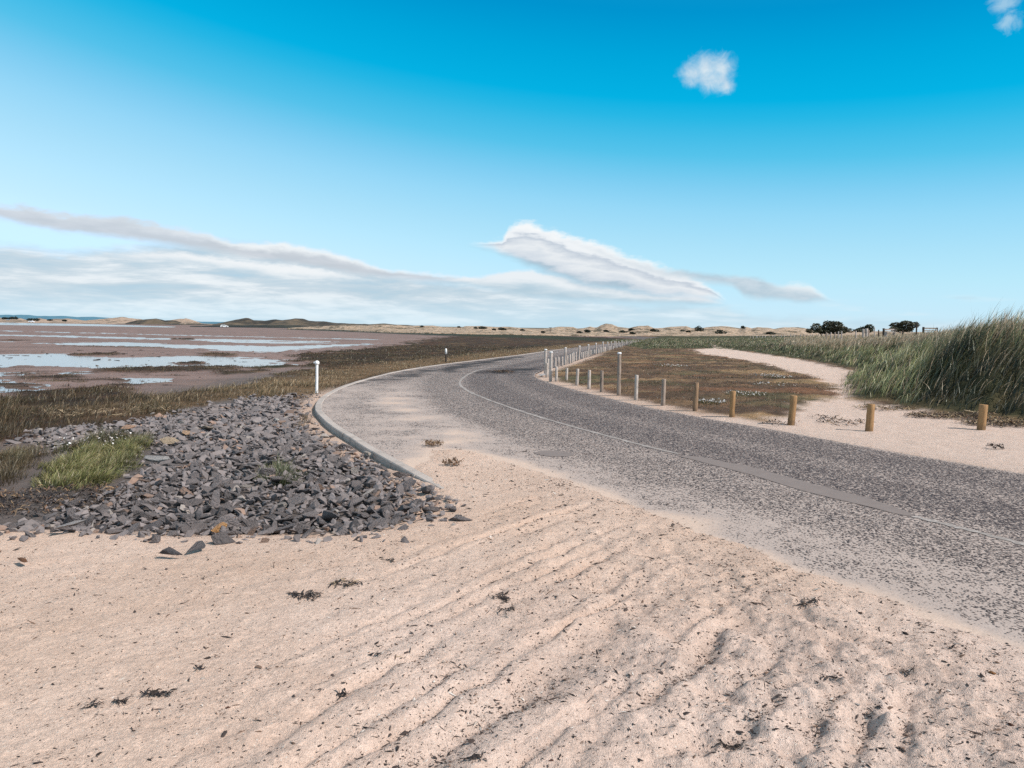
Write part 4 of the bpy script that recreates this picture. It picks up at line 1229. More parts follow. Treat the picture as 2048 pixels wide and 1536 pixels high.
def build_stones():
    N = 52000
    lo, hi = ROCK_POLY.min(0), ROCK_POLY.max(0)
    P = RNG.uniform(lo, hi, (N, 2))
    s = sdf(ROCK_POLY, P[:, 0], P[:, 1]) + fbm(P[:, 0] * 1.3, P[:, 1] * 1.3, 3, 401) * .35
    size = np.exp(RNG.normal(math.log(.041), .45, N)).clip(.015, .115)
    keep = (s > .02) & (RNG.uniform(0, 1, N) < np.clip(.10 + s * 1.5, 0, 1) * .92)
    # stray stones on the sand in front
    keep |= (s > -.5) & (s <= .02) & (RNG.uniform(0, 1, N) < .16 * np.exp(s / .16))
    keep &= sdf(LEFT_POLY, P[:, 0], P[:, 1]) > .24
    P, size, s = P[keep], size[keep], s[keep]
    # thin out so that stones pack rather than pile up in one place
    cell = {}
    order = np.argsort(-size); ok = np.zeros(len(P), bool)
    cs = .12
    for i in order:
        x, y = P[i]; k = (int(x // cs), int(y // cs)); good = True
        for a in (-1, 0, 1):
            for b_ in (-1, 0, 1):
                for j in cell.get((k[0] + a, k[1] + b_), ()):
                    if (P[j, 0] - x) ** 2 + (P[j, 1] - y) ** 2 < (.50 * (size[i] + size[j])) ** 2: good = False
        if good: ok[i] = True; cell.setdefault(k, []).append(i)
    P, size, s = P[ok], size[ok], s[ok]
    n = len(P)
    S = np.stack([size * RNG.uniform(.95, 1.45, n), size * RNG.uniform(.8, 1.2, n), size * RNG.uniform(.6, 1.15, n)], 1)
    z = H(P[:, 0], P[:, 1]) + size * .16 + np.clip(s, 0, .5) * .04 + RNG.uniform(-.01, .022, n) * (s > .1)
    T = np.concatenate([P, z[:, None]], 1)
    Rm = rot_mats(n, .42)
    kinds = RNG.integers(0, len(HULLS), n)
    g = RNG.uniform(.115, .205, n)
    c = np.stack([g * 1.10, g * .965, g * .945], 1)
    brown = RNG.uniform(0, 1, n) < .05; c[brown] = c[brown] * np.array([1.5, 1.15, .9])
    pale = RNG.uniform(0, 1, n) < .022; c[pale] = np.array([.30, .265, .24])
    rank = np.argsort(-(size / np.hypot(P[:, 0], P[:, 1])) * (1 + 2.0 * np.clip(z - H(P[:, 0], P[:, 1]), 0, .1)))
    ind = rank[:290]; rest = rank[290:]
    tn = ["stone"]
    for q_, i in enumerate(ind):
        o = bpy.data.objects.new("stone", STONE_ME[kinds[i]]); COL.objects.link(o)
        M4 = Matrix(Rm[i].tolist()).to_4x4(); M4.translation = T[i]
        o.matrix_world = M4 @ Matrix.Diagonal((*S[i], 1))
        o.color = (*c[i], 1)
        if pale[i]: lb = "larger pale stone among the angular dark grey stones beside the kerb"
        elif brown[i]: lb = "larger brown tinged angular stone among the dark grey stones beside the kerb"
        else: lb = "larger angular dark grey stone in the stone bank left of the kerb"
        set_props(o, lb, "stone", "larger stones of the stone bank")
    V, F, CC = instance_arrays(HULLS, T[rest], S[rest], Rm[rest], kinds[rest], c[rest])
    me = mesh_np("rubble", V, F.ravel(), np.arange(len(F)) * 3, np.full(len(F), 3), False, {"Col": CC})
    set_props(link("rubble", me, STONE_MASS), "mass of smaller angular dark grey stones filling the bank left of the kerb", "rubble", kind="stuff")


build_stones()
SPECIAL = [
    (338, 1117, .105, (.095, .09, .095), "black stone streaked with white lying apart on the sand before the stone bank", (1.1, .8, .95)),
    (388, 1108, .115, (.105, .10, .105), "blocky dark grey stone lying apart on the sand before the stone bank", (1.2, .7, .7)),
    (45, 1132, .055, (.24, .115, .06), "rounded red brown pebble alone on the smooth sand at the far left", (1.2, .7, .6)),
    (438, 1068, .085, (.55, .30, .13), "bright orange tan stone at the front edge of the stone bank", (.9, .6, .9)),
    (372, 877, .15, (.48, .31, .19), "pale orange block at the back of the stone bank beside the green grass", (1.3, .8, .6)),
    (340, 893, .16, (.40, .31, .22), "large tan stone just below the pale orange block at the back", (1.1, .8, .7)),
    (258, 864, .17, (.42, .25, .16), "long flat orange brown stone at the rear left of the stone bank", (1.5, .7, .35)),
    (412, 866, .16, (.28, .22, .17), "large brown stone at the back of the stone bank right of the orange block", (1.2, .9, .7)),
    (455, 836, .10, (.74, .71, .68), "small bright white stone at the back of the stone bank", (1.2, .8, .5)),
    (552, 848, .13, (.56, .51, .46), "cream stone lying in pale grit right of the bright white stone", (1.3, .8, .5)),
    (311, 930, .15, (.36, .35, .34), "light grey white veined stone beside the green grass tuft", (1.4, .8, .6)),
    (735, 918, .11, (.46, .40, .34), "cream stone against the kerb where the stones meet it", (1.3, .8, .5)),
    (738, 953, .085, (.52, .48, .45), "white stone between the dark stones right of the small grass tuft", (1.3, .8, .45)),
    (140, 1068, .11, (.33, .32, .32), "pale flat stone at the left front of the stone bank", (1.4, .8, .35)),
    (1083, 753, .17, (.55, .52, .50), "rounded white stone at the road edge beside the two tall posts", (1.1, 1, .9)),
]
for k, (px, py, sz, colr, lb, sq) in enumerate(SPECIAL):
    x, y, z = foot(px, py)
    o = bpy.data.objects.new("stone", STONE_ME[(k * 5 + 3) % len(STONE_ME)]); COL.objects.link(o)
    lift = .06 if 840 < py < 1100 and px < 800 else .03
    o.matrix_world = Matrix.Translation((x, y, z + lift + sz * .2)) @ Matrix.Rotation(k * 1.3, 4, 'Z') @ Matrix.Rotation(.2, 4, 'X') @ Matrix.Diagonal((sz * sq[0], sz * sq[1], sz * sq[2], 1))
    o.color = (*colr, 1)
    set_props(o, lb, "stone")

# ================================================================== GRASSES
def leaf_mat(name, gain=1.0, trans=.25):
    m = bpy.data.materials.new(name); m.use_nodes = True; m.node_tree.nodes.clear(); t = NT(m.node_tree)
    out = t.new("ShaderNodeOutputMaterial")
    c = t.attr("Col").outputs[0]
    d_ = t.new("ShaderNodeBsdfDiffuse"); tr = t.new("ShaderNodeBsdfTranslucent"); g = t.new("ShaderNodeBsdfGlossy")
    t.l.new(c, d_.inputs[0]); t.l.new(c, tr.inputs[0]); g.inputs['Roughness'].default_value = .45; g.inputs[0].default_value = (.55, .6, .55, 1)
    a = t.new("ShaderNodeMixShader"); a.inputs[0].default_value = trans; t.l.new(d_.outputs[0], a.inputs[1]); t.l.new(tr.outputs[0], a.inputs[2])
    b_ = t.new("ShaderNodeMixShader"); b_.inputs[0].default_value = .06; t.l.new(a.outputs[0], b_.inputs[1]); t.l.new(g.outputs[0], b_.inputs[2])
    t.l.new(b_.outputs[0], out.inputs[0])
    return m


GRASS_M = leaf_mat("grass_blade")
DRY_M = leaf_mat("dry_blade", trans=.12)


def cmix(n, cols, w):
    w = np.array(w, float); w /= w.sum()
    i = RNG.choice(len(cols), n, p=w)
    c = np.array(cols)[i]
    return c * RNG.uniform(.7, 1.3, (n, 1))


def polar(n, r0, r1, a0, a1, p=1.0):
    """random ground points, denser close by"""
    u = RNG.uniform(0, 1, n)
    r = (r0 ** (2 - p) + u * (r1 ** (2 - p) - r0 ** (2 - p))) ** (1 / (2 - p))
    a = np.radians(RNG.uniform(a0, a1, n))
    return r * np.sin(a), r * np.cos(a), r


# ---- marram on the bank
def marram():
    x, y, r = polar(330000, 12, 120, 5, 46, 1.35)
    q = H(x, y, True)
    sb = q['sbank']
    dens = .78 * ss(-.1, .5, sb + q['n2'] * .3) * (.50 + .6 * ss(-.3, .3, fbm(x * .9, y * .9, 3, 501)))
    k = RNG.uniform(0, 1, len(x)) < dens
    x, y, r, sb, z = x[k], y[k], r[k], sb[k], q['z'][k]
    u = x / y
    n = len(x)
    clump = fbm(x * .8, y * .8, 3, 511)
    edge = ss(0, 2.2, sb)
    far = ss(24, 70, r)
    h = (.38 + .50 * edge) * RNG.uniform(.55, 1.3, n) * (1 + .6 * clump) * (1 - .60 * far)
    h *= np.where(u < .42, .55 + .45 * ss(.3, .42, u), 1)
    az = RNG.normal(.15, .55, n)                   # the wind presses the blades towards +X
    lean = RNG.uniform(.35, 1.1, n)
    w = np.maximum(.010, r * .00076) * RNG.uniform(.8, 1.4, n)
    tan = np.clip(ss(.1, .7, fbm(x * .35, y * .35, 3, 521) * .8 + ss(17, 27, r) * 1.3 * ss(2.0, 4.5, sb) - .05), 0, 1) * .97
    tan = np.where(u < .36, tan * .25, tan)
    dry = RNG.uniform(0, 1, n) < np.clip(.17 + tan * .75, 0, 1)
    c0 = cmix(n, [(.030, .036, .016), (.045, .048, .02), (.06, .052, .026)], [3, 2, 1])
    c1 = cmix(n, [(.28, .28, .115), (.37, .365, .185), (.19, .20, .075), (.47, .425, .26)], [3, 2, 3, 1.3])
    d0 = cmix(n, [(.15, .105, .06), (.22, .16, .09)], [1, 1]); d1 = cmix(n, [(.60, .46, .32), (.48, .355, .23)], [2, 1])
    apron = (1 - ss(1.5, 4.0, sb)) * ss(.42, .45, u) * (1 - ss(.52, .56, u)) * ss(16, 18, r)
    c1 = np.where((~dry)[:, None], c1 * (1 + .75 * apron)[:, None], c1)
    slope_shade = 1 - .82 * (1 - ss(.5, 3.2, sb + clump * 1.2)) * ss(.53, .57, u)  # shade at the foot of the bank, painted into the blade colours
    slope_shade = slope_shade * (1 - .50 * np.exp(-((sb + clump - 4.2) / 1.3) ** 2) * ss(.40, .44, u) * (1 - ss(.55, .60, u)))  # shaded band across the middle slope, painted in as well
    blade_shade = ((.34 + .95 * ss(-.3, .25, fbm(x * 1.15, y * 1.15, 3, 525))) * slope_shade)[:, None]; c0 = c0 * blade_shade; c1 = c1 * blade_shade  # dark gaps between clumps: shade multiplied into root and tip colours
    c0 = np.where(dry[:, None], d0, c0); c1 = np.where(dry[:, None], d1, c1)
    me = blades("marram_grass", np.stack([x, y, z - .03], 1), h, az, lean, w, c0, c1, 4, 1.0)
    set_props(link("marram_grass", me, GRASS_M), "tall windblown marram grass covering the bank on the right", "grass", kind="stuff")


marram()


# ---- low salt marsh turf both sides of the road
def marsh():
    x, y, r = polar(560000, 9, 75, -42, 40, 1.5)
    q = H(x, y, True)
    inr = sdf(ROCK_POLY, x, y)
    wl = np.maximum(q['veg_l'], q['isl'] * .8) * q['left'] * (1 - ss(-.35, .1, inr)) * ss(.25, .7, q['sl'])
    wr = q['veg_r']
    cl = fbm(x * .8, y * .8, 4, 531); c2 = fbm(x * 3.1, y * 3.1, 2, 537)
    dens = (wl + wr * .9) * np.clip(.5 + 1.5 * cl + .8 * c2, .06, 1) * np.where(q['front'] > .3, 0, 1)
    k = (RNG.uniform(0, 1, len(x)) < dens)
    x, y, r = x[k], y[k], r[k]; z = q['z'][k]; left = q['left'][k]; cl = cl[k]; sl = q['sl'][k]
    n = len(x)
    near_left = left * (1 - ss(16, 30, r))
    h = (.035 + .085 * near_left + .03 * left) * RNG.uniform(.45, 1.6, n) * np.clip(1 + 1.7 * cl, .35, 2)
    w = np.maximum(.004, r * .00055) * RNG.uniform(.7, 1.4, n)
    pat = fbm(x * .3, y * .55, 4, 541)
    green = ss(-.05, .35, pat); straw = ss(.0, .4, fbm(x * .25, y * .5, 4, 111)); red = ss(.08, .4, fbm(x * .18, y * .4, 4, 117))
    c0 = cmix(n, [(.06, .042, .026), (.045, .035, .02)], [1, 1]) * .75
    b1 = cmix(n, [(.15, .10, .06), (.10, .07, .042), (.085, .065, .038)], [1, 2, 1])
    g1 = cmix(n, [(.19, .165, .075), (.14, .13, .06)], [1, 1]); s1 = cmix(n, [(.46, .33, .20), (.34, .235, .13)], [1, 1]); r1 = cmix(n, [(.25, .13, .075), (.19, .10, .06)], [1, 1])
    u_ = RNG.uniform(0, 1, n)
    stripw = ss(.2, .8, sl) * (1 - ss(2, 6, sl)) * ss(14, 22, r) * left
    c1 = np.where((u_ < .55 * green)[:, None], g1, b1)
    u_ = RNG.uniform(0, 1, n); c1 = np.where((u_ < .55 * straw + .5 * stripw + .12 + .22 * near_left)[:, None], s1, c1)
    u_ = RNG.uniform(0, 1, n); c1 = np.where((u_ < .5 * red * (1 - near_left))[:, None], r1, c1)
    c1 = c1 * ((.68 + .45 * (1 - left) + .45 * stripw) * (.75 + .6 * ss(-.3, .3, cl)))[:, None]
    me = blades("marsh_grass", np.stack([x, y, z - .01], 1), h, RNG.normal(.2, 1.1, n), RNG.uniform(.2, 1.0, n), w, c0, c1, 2, 1.0)
    set_props(link("marsh_grass", me, DRY_M), "short brown and olive salt marsh turf on both sides of the road", "grass", kind="stuff")


marsh()


def tuft(name, poly_px, n, h0, cols0, cols1, label, z0=-.1, lean=(.3, .9), w=.006, azm=.3):
    poly = GP(poly_px, z0)
    c = poly.mean(0); lo, hi = poly.min(0), poly.max(0)
    P = RNG.uniform(lo, hi, (n * 4 + 80, 2)); s = sdf(poly, P[:, 0], P[:, 1]) + fbm(P[:, 0] * 2.2, P[:, 1] * 2.2, 3, 575) * .22
    cl = fbm(P[:, 0] * 3, P[:, 1] * 3, 3, 571)
    k = (s > 0) & (RNG.uniform(0, 1, len(P)) < np.clip(.25 + s * 3, 0, 1) * np.clip(.7 + cl, .2, 1)); P, s, cl = P[k][:n], s[k][:n], cl[k][:n]
    m_ = len(P)
    z = H(P[:, 0], P[:, 1])
    h = h0 * RNG.uniform(.55, 1.25, m_) * np.clip(.5 + s * 2.5, .5, 1) * (1 + .95 * cl)
    zc = float(z.mean())
    root = np.stack([P[:, 0] - c[0], P[:, 1] - c[1], z - zc + .01], 1)
    nc = max(3, m_ // 170)
    ctr = P[RNG.integers(0, m_, nc)] if m_ else np.zeros((1, 2))
    dd = ((P[:, None] - ctr[None]) ** 2).sum(2); own = dd.argmin(1); off = P - ctr[own]; dr = np.sqrt(dd.min(1))
    az = np.arctan2(off[:, 1] + .10 * math.sin(azm) * RNG.normal(1, .6, m_), off[:, 0] + .10 * RNG.normal(1, .6, m_)) + RNG.normal(0, .4, m_)
    ln_ = RNG.uniform(*lean, m_) * np.clip(.45 + dr * 4.5, .45, 1.25)
    h = h * np.random.default_rng(5).uniform(.6, 1.25, nc)[own]
    tone = np.random.default_rng(6).uniform(.65, 1.2, nc)[own][:, None]
    me = blades(name, root, h, az, ln_, np.full(m_, w) * RNG.uniform(.7, 1.3, m_), cmix(m_, cols0, [1] * len(cols0)), cmix(m_, cols1, [1] * len(cols1)) * tone, 4)
    o = link(name, me, GRASS_M); o.location = (c[0], c[1], zc)
    return set_props(o, label, "grass tuft")


tuft("grass_tuft", [(48, 962), (80, 925), (130, 905), (200, 892), (255, 884), (300, 878), (312, 890), (270, 930), (250, 955), (215, 968), (150, 978), (75, 976)], 8000, .15,
     [(.045, .05, .018), (.06, .055, .02)], [(.42, .40, .15), (.33, .33, .11), (.56, .46, .25), (.27, .26, .09), (.48, .37, .21)], "broad bright green grass tuft at the left of the stone bank", w=.008, lean=(.35, 1.35))
tuft("grass_tuft", [(520, 972), (535, 948), (560, 940), (590, 948), (604, 962), (596, 978), (550, 982)], 520, .20,
     [(.03, .035, .015)], [(.19, .19, .09), (.13, .14, .06), (.26, .23, .14)], "small wiry green grass tuft growing among the dark stones", w=.008, lean=(.3, 1.2))
tuft("grass_tuft", [(690, 1040), (705, 1024), (728, 1026), (735, 1040), (715, 1046)], 130, .13, [(.10, .07, .04)], [(.33, .24, .15), (.26, .18, .11)], "small dry straw tuft among the stones near the sand", w=.006)
tuft("grass_tuft", [(592, 850), (604, 838), (622, 846), (618, 862), (600, 868)], 320, .15, [(.10, .07, .04)], [(.30, .22, .13), (.22, .16, .09)], "dry brown tuft on the sandy strip behind the kerb", w=.007)
tuft("grass_tuft", [(1725, 818), (1735, 800), (1750, 802), (1745, 818)], 6, .34, [(.16, .14, .09)], [(.34, .30, .2)], "few thin pale stems behind the orange brown bollard", w=.012, lean=(.0, .5), z0=0)
tuft("grass_tuft", [(-90, 925), (0, 900), (60, 885), (110, 900), (60, 935), (30, 965), (-90, 985)], 2600, .17, [(.06, .042, .025)], [(.24, .17, .10), (.16, .12, .06), (.30, .22, .13)], "brown dry grass between the left edge and the bright green tuft", w=.007)
tuft("grass_tuft", [(110, 900), (160, 878), (240, 868), (320, 872), (300, 884), (200, 896)], 1700, .18, [(.045, .04, .02)], [(.17, .15, .07), (.13, .125, .05), (.22, .17, .09)], "dark olive grass directly behind the bright green tuft", w=.007)
tuft("grass_tuft", [(0, 900), (40, 890), (70, 896), (60, 915), (10, 918)], 900, .15, [(.06, .05, .03)], [(.22, .19, .09), (.27, .2, .11)], "yellow green grass fringe at the left edge above the bright green tuft", w=.007)

# weed clods and small stones lying in the near mud and shallows
def clods():
    x, y, r = polar(9000, 11, 60, -42, -6, 1.5)
    q = H(x, y, True)
    k = (q['left'] > .9) & (q['sl'] > 6) & (q['veg_l'] < .5) & (RNG.uniform(0, 1, len(x)) < .05 + .55 * ss(.0, .35, fbm(x * .5, y * 1.0, 3, 581)) * (1 - ss(18, 45, r)))
    x, y, r, z = x[k], y[k], r[k], np.maximum(q['z'][k], -.305); n = len(x)
    s_ = RNG.uniform(.03, .10, n) * np.clip(r / 22, .7, 2.2)
    S = np.stack([s_ * RNG.uniform(1, 2.4, n), s_ * RNG.uniform(.7, 1.2, n), s_ * RNG.uniform(.3, .6, n)], 1)
    V, F, CC = instance_arrays(HULLS[:8], np.stack([x, y, z], 1), S, rot_mats(n, .12), RNG.integers(0, 8, n), cmix(n, [(.05, .042, .036), (.075, .06, .045), (.035, .03, .028), (.12, .10, .085)], [3, 3, 2, 1]))
    set_props(link("weed_clods", mesh_np("weed_clods", V, F.ravel(), np.arange(len(F)) * 3, np.full(len(F), 3), False, {"Col": CC}), STONE_MASS), "dark weed clods and stones scattered over the near mud and shallow pools", "weed clods", kind="stuff")


clods()

# white flowering plants in the turf
FL_M, t, b = mat("white_petals"); t.put(b.inputs['Base Color'], t.attr("Col").outputs[0])
FLW = [(1423, 806, .34, 16, "compact white flowering plant right of the grey brown bollard"), (1492, 790, .55, 14, "wide whitish flowering plant left of the leaning tan bollard"), (1534, 750, .6, 12, "whitish flowering patch farthest back in the turf near the sand path"),
       (1545, 770, .75, 12, "whitish flowering patch in the middle of the turf right of the others"), (1556, 757, .5, 11, "whitish flowering patch beside the sand path edge"), (190, 905, .45, 14, "white flower heads over the back of the bright green tuft"), (118, 905, .4, 13, "white flower heads at the left of the bright green tuft"),
       (1340, 735, .8, 10, "pale flowering patch in the turf behind the bollards")]
for px, py, rr, dens, lb in FLW:
    x, y, z = foot(px, py)
    n = int(dens * (7 if px > 300 else 3))
    a = RNG.uniform(0, 6.28, n); q_ = rr * np.sqrt(RNG.uniform(0, 1, n))
    root = np.stack([q_ * np.cos(a), q_ * np.sin(a) * 1.2, np.zeros(n)], 1)
    up = .22 if px < 300 else .06
    hgt = RNG.uniform(.4, 1, n) * up + (.05 if px < 300 else .02)
    T = root + np.stack([RNG.normal(0, .02, n), RNG.normal(0, .02, n), hgt], 1)
    s_ = .014 + .0006 * y; S = np.stack([np.full(n, s_), np.full(n, s_), np.full(n, s_ * .5)], 1) * RNG.uniform(.6, 1.4, (n, 1))
    cc = cmix(n, [(.62, .59, .56), (.45, .41, .38), (.28, .23, .18)], [2, 2, 3])
    V, F, CC = instance_arrays(HULLS[:4], T, S, rot_mats(n, .5), RNG.integers(0, 4, n), cc)
    e = bpy.data.objects.new("flowering_plant", None); COL.objects.link(e); e.location = (x, y, z); e.empty_display_size = .1
    set_props(e, lb, "flowering plant")
    set_props(link("flowers", mesh_np("flowers", V, F.ravel(), np.arange(len(F)) * 3, np.full(len(F), 3), False, {"Col": CC}), FL_M, e), kind="stuff")
    nb = n * 2
    a = RNG.uniform(0, 6.28, nb); q_ = rr * np.sqrt(RNG.uniform(0, 1, nb))
    rb = np.stack([q_ * np.cos(a), q_ * np.sin(a) * .9, np.zeros(nb) - .01], 1)
    set_props(link("stems", blades("stems", rb, np.full(nb, up + .05) * RNG.uniform(.5, 1.1, nb), RNG.uniform(0, 6.28, nb), RNG.uniform(.1, .7, nb), np.full(nb, max(.004, y * .0005)), cmix(nb, [(.05, .05, .02)], [1]), cmix(nb, [(.15, .14, .06)], [1]), 2), GRASS_M, e), kind="stuff")

# ================================================================== LITTER ON THE SAND
CHIP = []
rr_ = np.random.default_rng(3)
for i in range(8):
    a = np.sort(rr_.uniform(0, 6.28, 5)); p = np.stack([np.cos(a) * rr_.uniform(.7, 1.2, 5), np.sin(a) * rr_.uniform(.4, .8, 5), rr_.uniform(-.1, .1, 5)], 1)
    V = np.concatenate([p, [[.05, 0, .38], [0, 0, -.3]]]); F = np.array([[k, (k + 1) % 5, 5] for k in range(5)] + [[(k + 1) % 5, k, 6] for k in range(5)]); CHIP.append((V, F))
CHIP_M, t, b = mat("dark_grit"); t.put(b.inputs['Base Color'], t.attr("Col").outputs[0])


def chips():
    x, y, r = polar(230000, 1.6, 13, -40, 42, 1.5)
    q = H(x, y, True)
    rel = front_relief(x, y)[1]
    right = ss(-2.2, 1.6, x + .15 * (5 - y))
    cl = ss(-.15, .45, fbm(x * 1.4, y * 1.4, 3, 601)); c2 = ss(.1, .5, fbm(x * .7 + 5, y * .7, 3, 607))
    amp = ss(-1.9, .9, x + .25 * (5 - y))
    tro = np.exp(-((rel / np.maximum(amp, .05)) / .5) ** 2) * amp
    p = ss(.25, .8, q['front']) * (.05 + .07 * cl + right * (.11 + .30 * cl * c2 + .75 * tro * (.15 + 1.1 * cl)))
    dust = (q['sroad'] > 0) & (q['front'] < .5) & (q['sf'] > -.9)
    p = np.where(dust, .03, p)
    k = RNG.uniform(0, 1, len(x)) < p
    k[np.cumsum(k) > 75000] = False
    x, y, r, z = x[k], y[k], r[k], q['z'][k]; n = len(x)
    z = np.where(dust[k], np.maximum(z, .002), z)
    s = np.exp(RNG.normal(math.log(.0046), .48, n)).clip(.002, .018) * np.clip(.75 + r * .075, .8, 1.5)
    el = RNG.uniform(1, 2.2, n); thin = RNG.uniform(0, 1, n) < .3
    S = np.stack([s * el * np.where(thin, 1.5, 1), s * np.where(thin, .4, 1), s * RNG.uniform(.4, 1.0, n)], 1)
    c = cmix(n, [(.045, .035, .032), (.075, .055, .048), (.14, .09, .065), (.34, .29, .25), (.55, .50, .45)], [6, 5, 2.5, .9, .7])
    V, F, CC = instance_arrays(CHIP, np.stack([x, y, z + s * .25], 1), S, rot_mats(n, .3), RNG.integers(0, len(CHIP), n), c)
    set_props(link("grit", mesh_np("grit", V, F.ravel(), np.arange(len(F)) * 3, np.full(len(F), 3), False, {"Col": CC}), CHIP_M),
              "dark grit, shell bits and seaweed crumbs strewn over the foreground sand", "grit", kind="stuff")


chips()


def weed(name, px, py, rx, ry, n, ln, label, cat, cols, z_up=.012, w=.008, ang=None):
    """matted strips lying about a point"""
    x0, y0, z0 = foot(px, py)
    m_ = 5
    aa = RNG.uniform(0, 6.28, n); qq = np.sqrt(RNG.uniform(0, 1, n))
    th = RNG.normal(ang, .5, n) if ang is not None else RNG.uniform(0, 6.28, n)
    x = x0 + rx * qq * np.cos(aa); y = y0 + ry * qq * np.sin(aa)
    le = ln * RNG.uniform(.5, 1.5, n); wi = w * RNG.uniform(.5, 1.5, n); up = RNG.uniform(0, z_up, n)
    pts = np.zeros((n, m_, 3))
    for k in range(m_):
        pts[:, k, 0] = x; pts[:, k, 1] = y; pts[:, k, 2] = up + RNG.uniform(0, z_up, n) * (1 if 0 < k < m_ - 1 else .3)
        th = th + RNG.normal(0, .45, n); x = x + np.cos(th) * le / m_; y = y + np.sin(th) * le / m_
    zz = H(pts[..., 0], pts[..., 1]); zz = np.where(sdf_near(ROAD_POLY, pts[..., 0], pts[..., 1], 2) > 0, np.maximum(zz, .002), zz)
    pts[..., 2] += zz + .003
    T = np.gradient(pts, axis=1); T /= np.linalg.norm(T, axis=2)[..., None] + 1e-9
    roll = RNG.uniform(-.9, .9, n)[:, None]
    Nn = np.stack([-T[..., 1] * np.cos(roll), T[..., 0] * np.cos(roll), np.repeat(np.sin(roll), m_, 1)], -1)
    ww = (wi[:, None] * np.array([.5, 1, 1, .8, .25])[None] * .5)[..., None]
    V = np.concatenate([pts + Nn * ww, pts - Nn * ww], 1).reshape(-1, 3) - np.array([x0, y0, z0])
    pat = np.array([[k, k + 1, m_ + k + 1, m_ + k] for k in range(m_ - 1)]).ravel()
    L = (pat[None] + (np.arange(n) * 2 * m_)[:, None]).ravel(); nq = n * (m_ - 1); St = np.arange(nq) * 4; To = np.full(nq, 4)
    CC = [np.repeat(cmix(n, cols, [1] * len(cols)), 2 * m_, axis=0)]
    o = link(name, mesh_np(name, V, np.array(L), np.array(St), np.array(To), False, {"Col": np.concatenate(CC)}), CHIP_M); o.location = (x0, y0, z0)
    return o


BLK = [(.035, .028, .026), (.05, .038, .032), (.025, .022, .024)]
STRW = [(.33, .25, .16), (.24, .17, .10), (.15, .10, .065), (.07, .05, .04), (.05, .04, .033)]
BRN = [(.16, .095, .06), (.11, .07, .045), (.22, .15, .09)]
for a in [
    (612, 1192, .085, .05, 60, .075, "black seaweed clump left of the pair in the middle of the sand", BLK),
    (690, 1168, .10, .05, 55, .08, "black seaweed clump with pale straws right of the pair in the middle of the sand", BLK + [(.35, .26, .17)]),
    (315, 1390, .055, .018, 45, .055, "longest black seaweed strip at the lower left of the sand", BLK),
    (245, 1403, .028, .018, 18, .05, "small black seaweed scrap just left of the longest strip", BLK),
    (186, 1412, .022, .012, 14, .045, "small black seaweed scrap farthest left on the sand", BLK),
    (396, 1339, .016, .012, 10, .03, "tiny black seaweed scrap above the longest strip", BLK),
    (1005, 1195, .035, .045, 34, .05, "branching black seaweed lying in a furrow near the centre", BLK),
    (1010, 1222, .05, .03, 26, .05, "trailing black seaweed just below the branching one near the centre", BLK),
    (688, 1391, .026, .022, 20, .04, "black seaweed scrap alone in the lower middle of the sand", BLK),
    (748, 1313, .02, .012, 12, .035, "black seaweed knot at the end of a thin straw stalk", BLK),
    (780, 1122, .03, .02, 14, .05, "small black seaweed scrap just below the stone bank", BLK),
    (1615, 1208, .06, .035, 34, .05, "black seaweed clump on the ridge near the road at the right", BLK),
    (1660, 1358, .035, .02, 16, .045, "dark seaweed scrap in a hollow at the lower right", BLK),
    (1815, 1345, .035, .02, 16, .045, "dark seaweed scrap beside a white shell at the right", BLK),
    (1465, 1500, .045, .02, 22, .045, "dark seaweed scrap near the bottom edge right of centre", BLK),
    (950, 1518, .035, .02, 22, .035, "dark seaweed scrap at the bottom edge near the centre", BLK),
]:
    set_props(weed("seaweed", a[0], a[1], a[2], a[3], a[4], a[5], None, None, a[7], .007, .007), a[6], "seaweed")
for a in [
    (866, 898, .14, .12, 90, .10, "brown straw heap on the sandy lane beside the kerb", BRN),
    (902, 931, .11, .06, 60, .09, "flat brown straw heap nearer the sand drift on the lane", BRN),
    (1001, 747.5, .5, .42, 120, .3, "dark heap of debris in the middle of the road at the bend", BRN + BLK),
    (1450, 702, .5, .3, 10, .3, "dark scrap on the sand path near its far end", BRN),
]:
    set_props(weed("straw_heap", a[0], a[1], a[2], a[3], a[4], a[5], None, None, a[7], .05, .012), a[6], "straw heap")
for a in [
    (1900, 835, .9, .45, 420, .22, "brown straw wrack under the dark marram, left of the farthest right bollard", STRW),
    (2020, 851, .9, .40, 520, .22, "brown and straw wrack right of the farthest right bollard", STRW),
    (1770, 820, .7, .4, 160, .20, "thin scatter of dead grass at the foot of the pale green marram", STRW),
    (1690, 848, .45, .35, 60, .18, "dark litter scattered on the sand behind the orange brown bollard", BLK + BRN),
    (1650, 838, .3, .12, 26, .15, "dark scrap of weed on the sand between two tan bollards", BLK + BRN),
    (1990, 898, .12, .08, 30, .12, "black weed scrap alone on the sand by the road at far right", BLK),
    (1545, 702, 1.6, .9, 300, .4, "grey driftwood and wrack heap where the sand path meets the far bank", [(.30, .25, .21), (.17, .13, .10), (.07, .055, .045)]),
    (1560, 850, .35, .2, 30, .16, "dark litter at the foot of the leaning tan bollard", BLK + BRN),
]:
    set_props(weed("wrack", a[0], a[1], a[2], a[3], a[4], a[5], None, None, a[7], .05, .016), a[6], "wrack")
set_props(weed("wrack", 90, 1005, 1.1, .6, 1000, .13, None, None, BLK + BLK + BRN, .04, .010), "dark tangled wrack of weed stalks at the left edge between grass and sand", "wrack")
set_props(weed("wrack", 215, 828, 1.3, .7, 200, .35, None, None, [(.34, .26, .17), (.25, .19, .12), (.12, .09, .06)], .07, .010), "pale broken reed litter lying in the brown marsh grass at the left", "wrack")
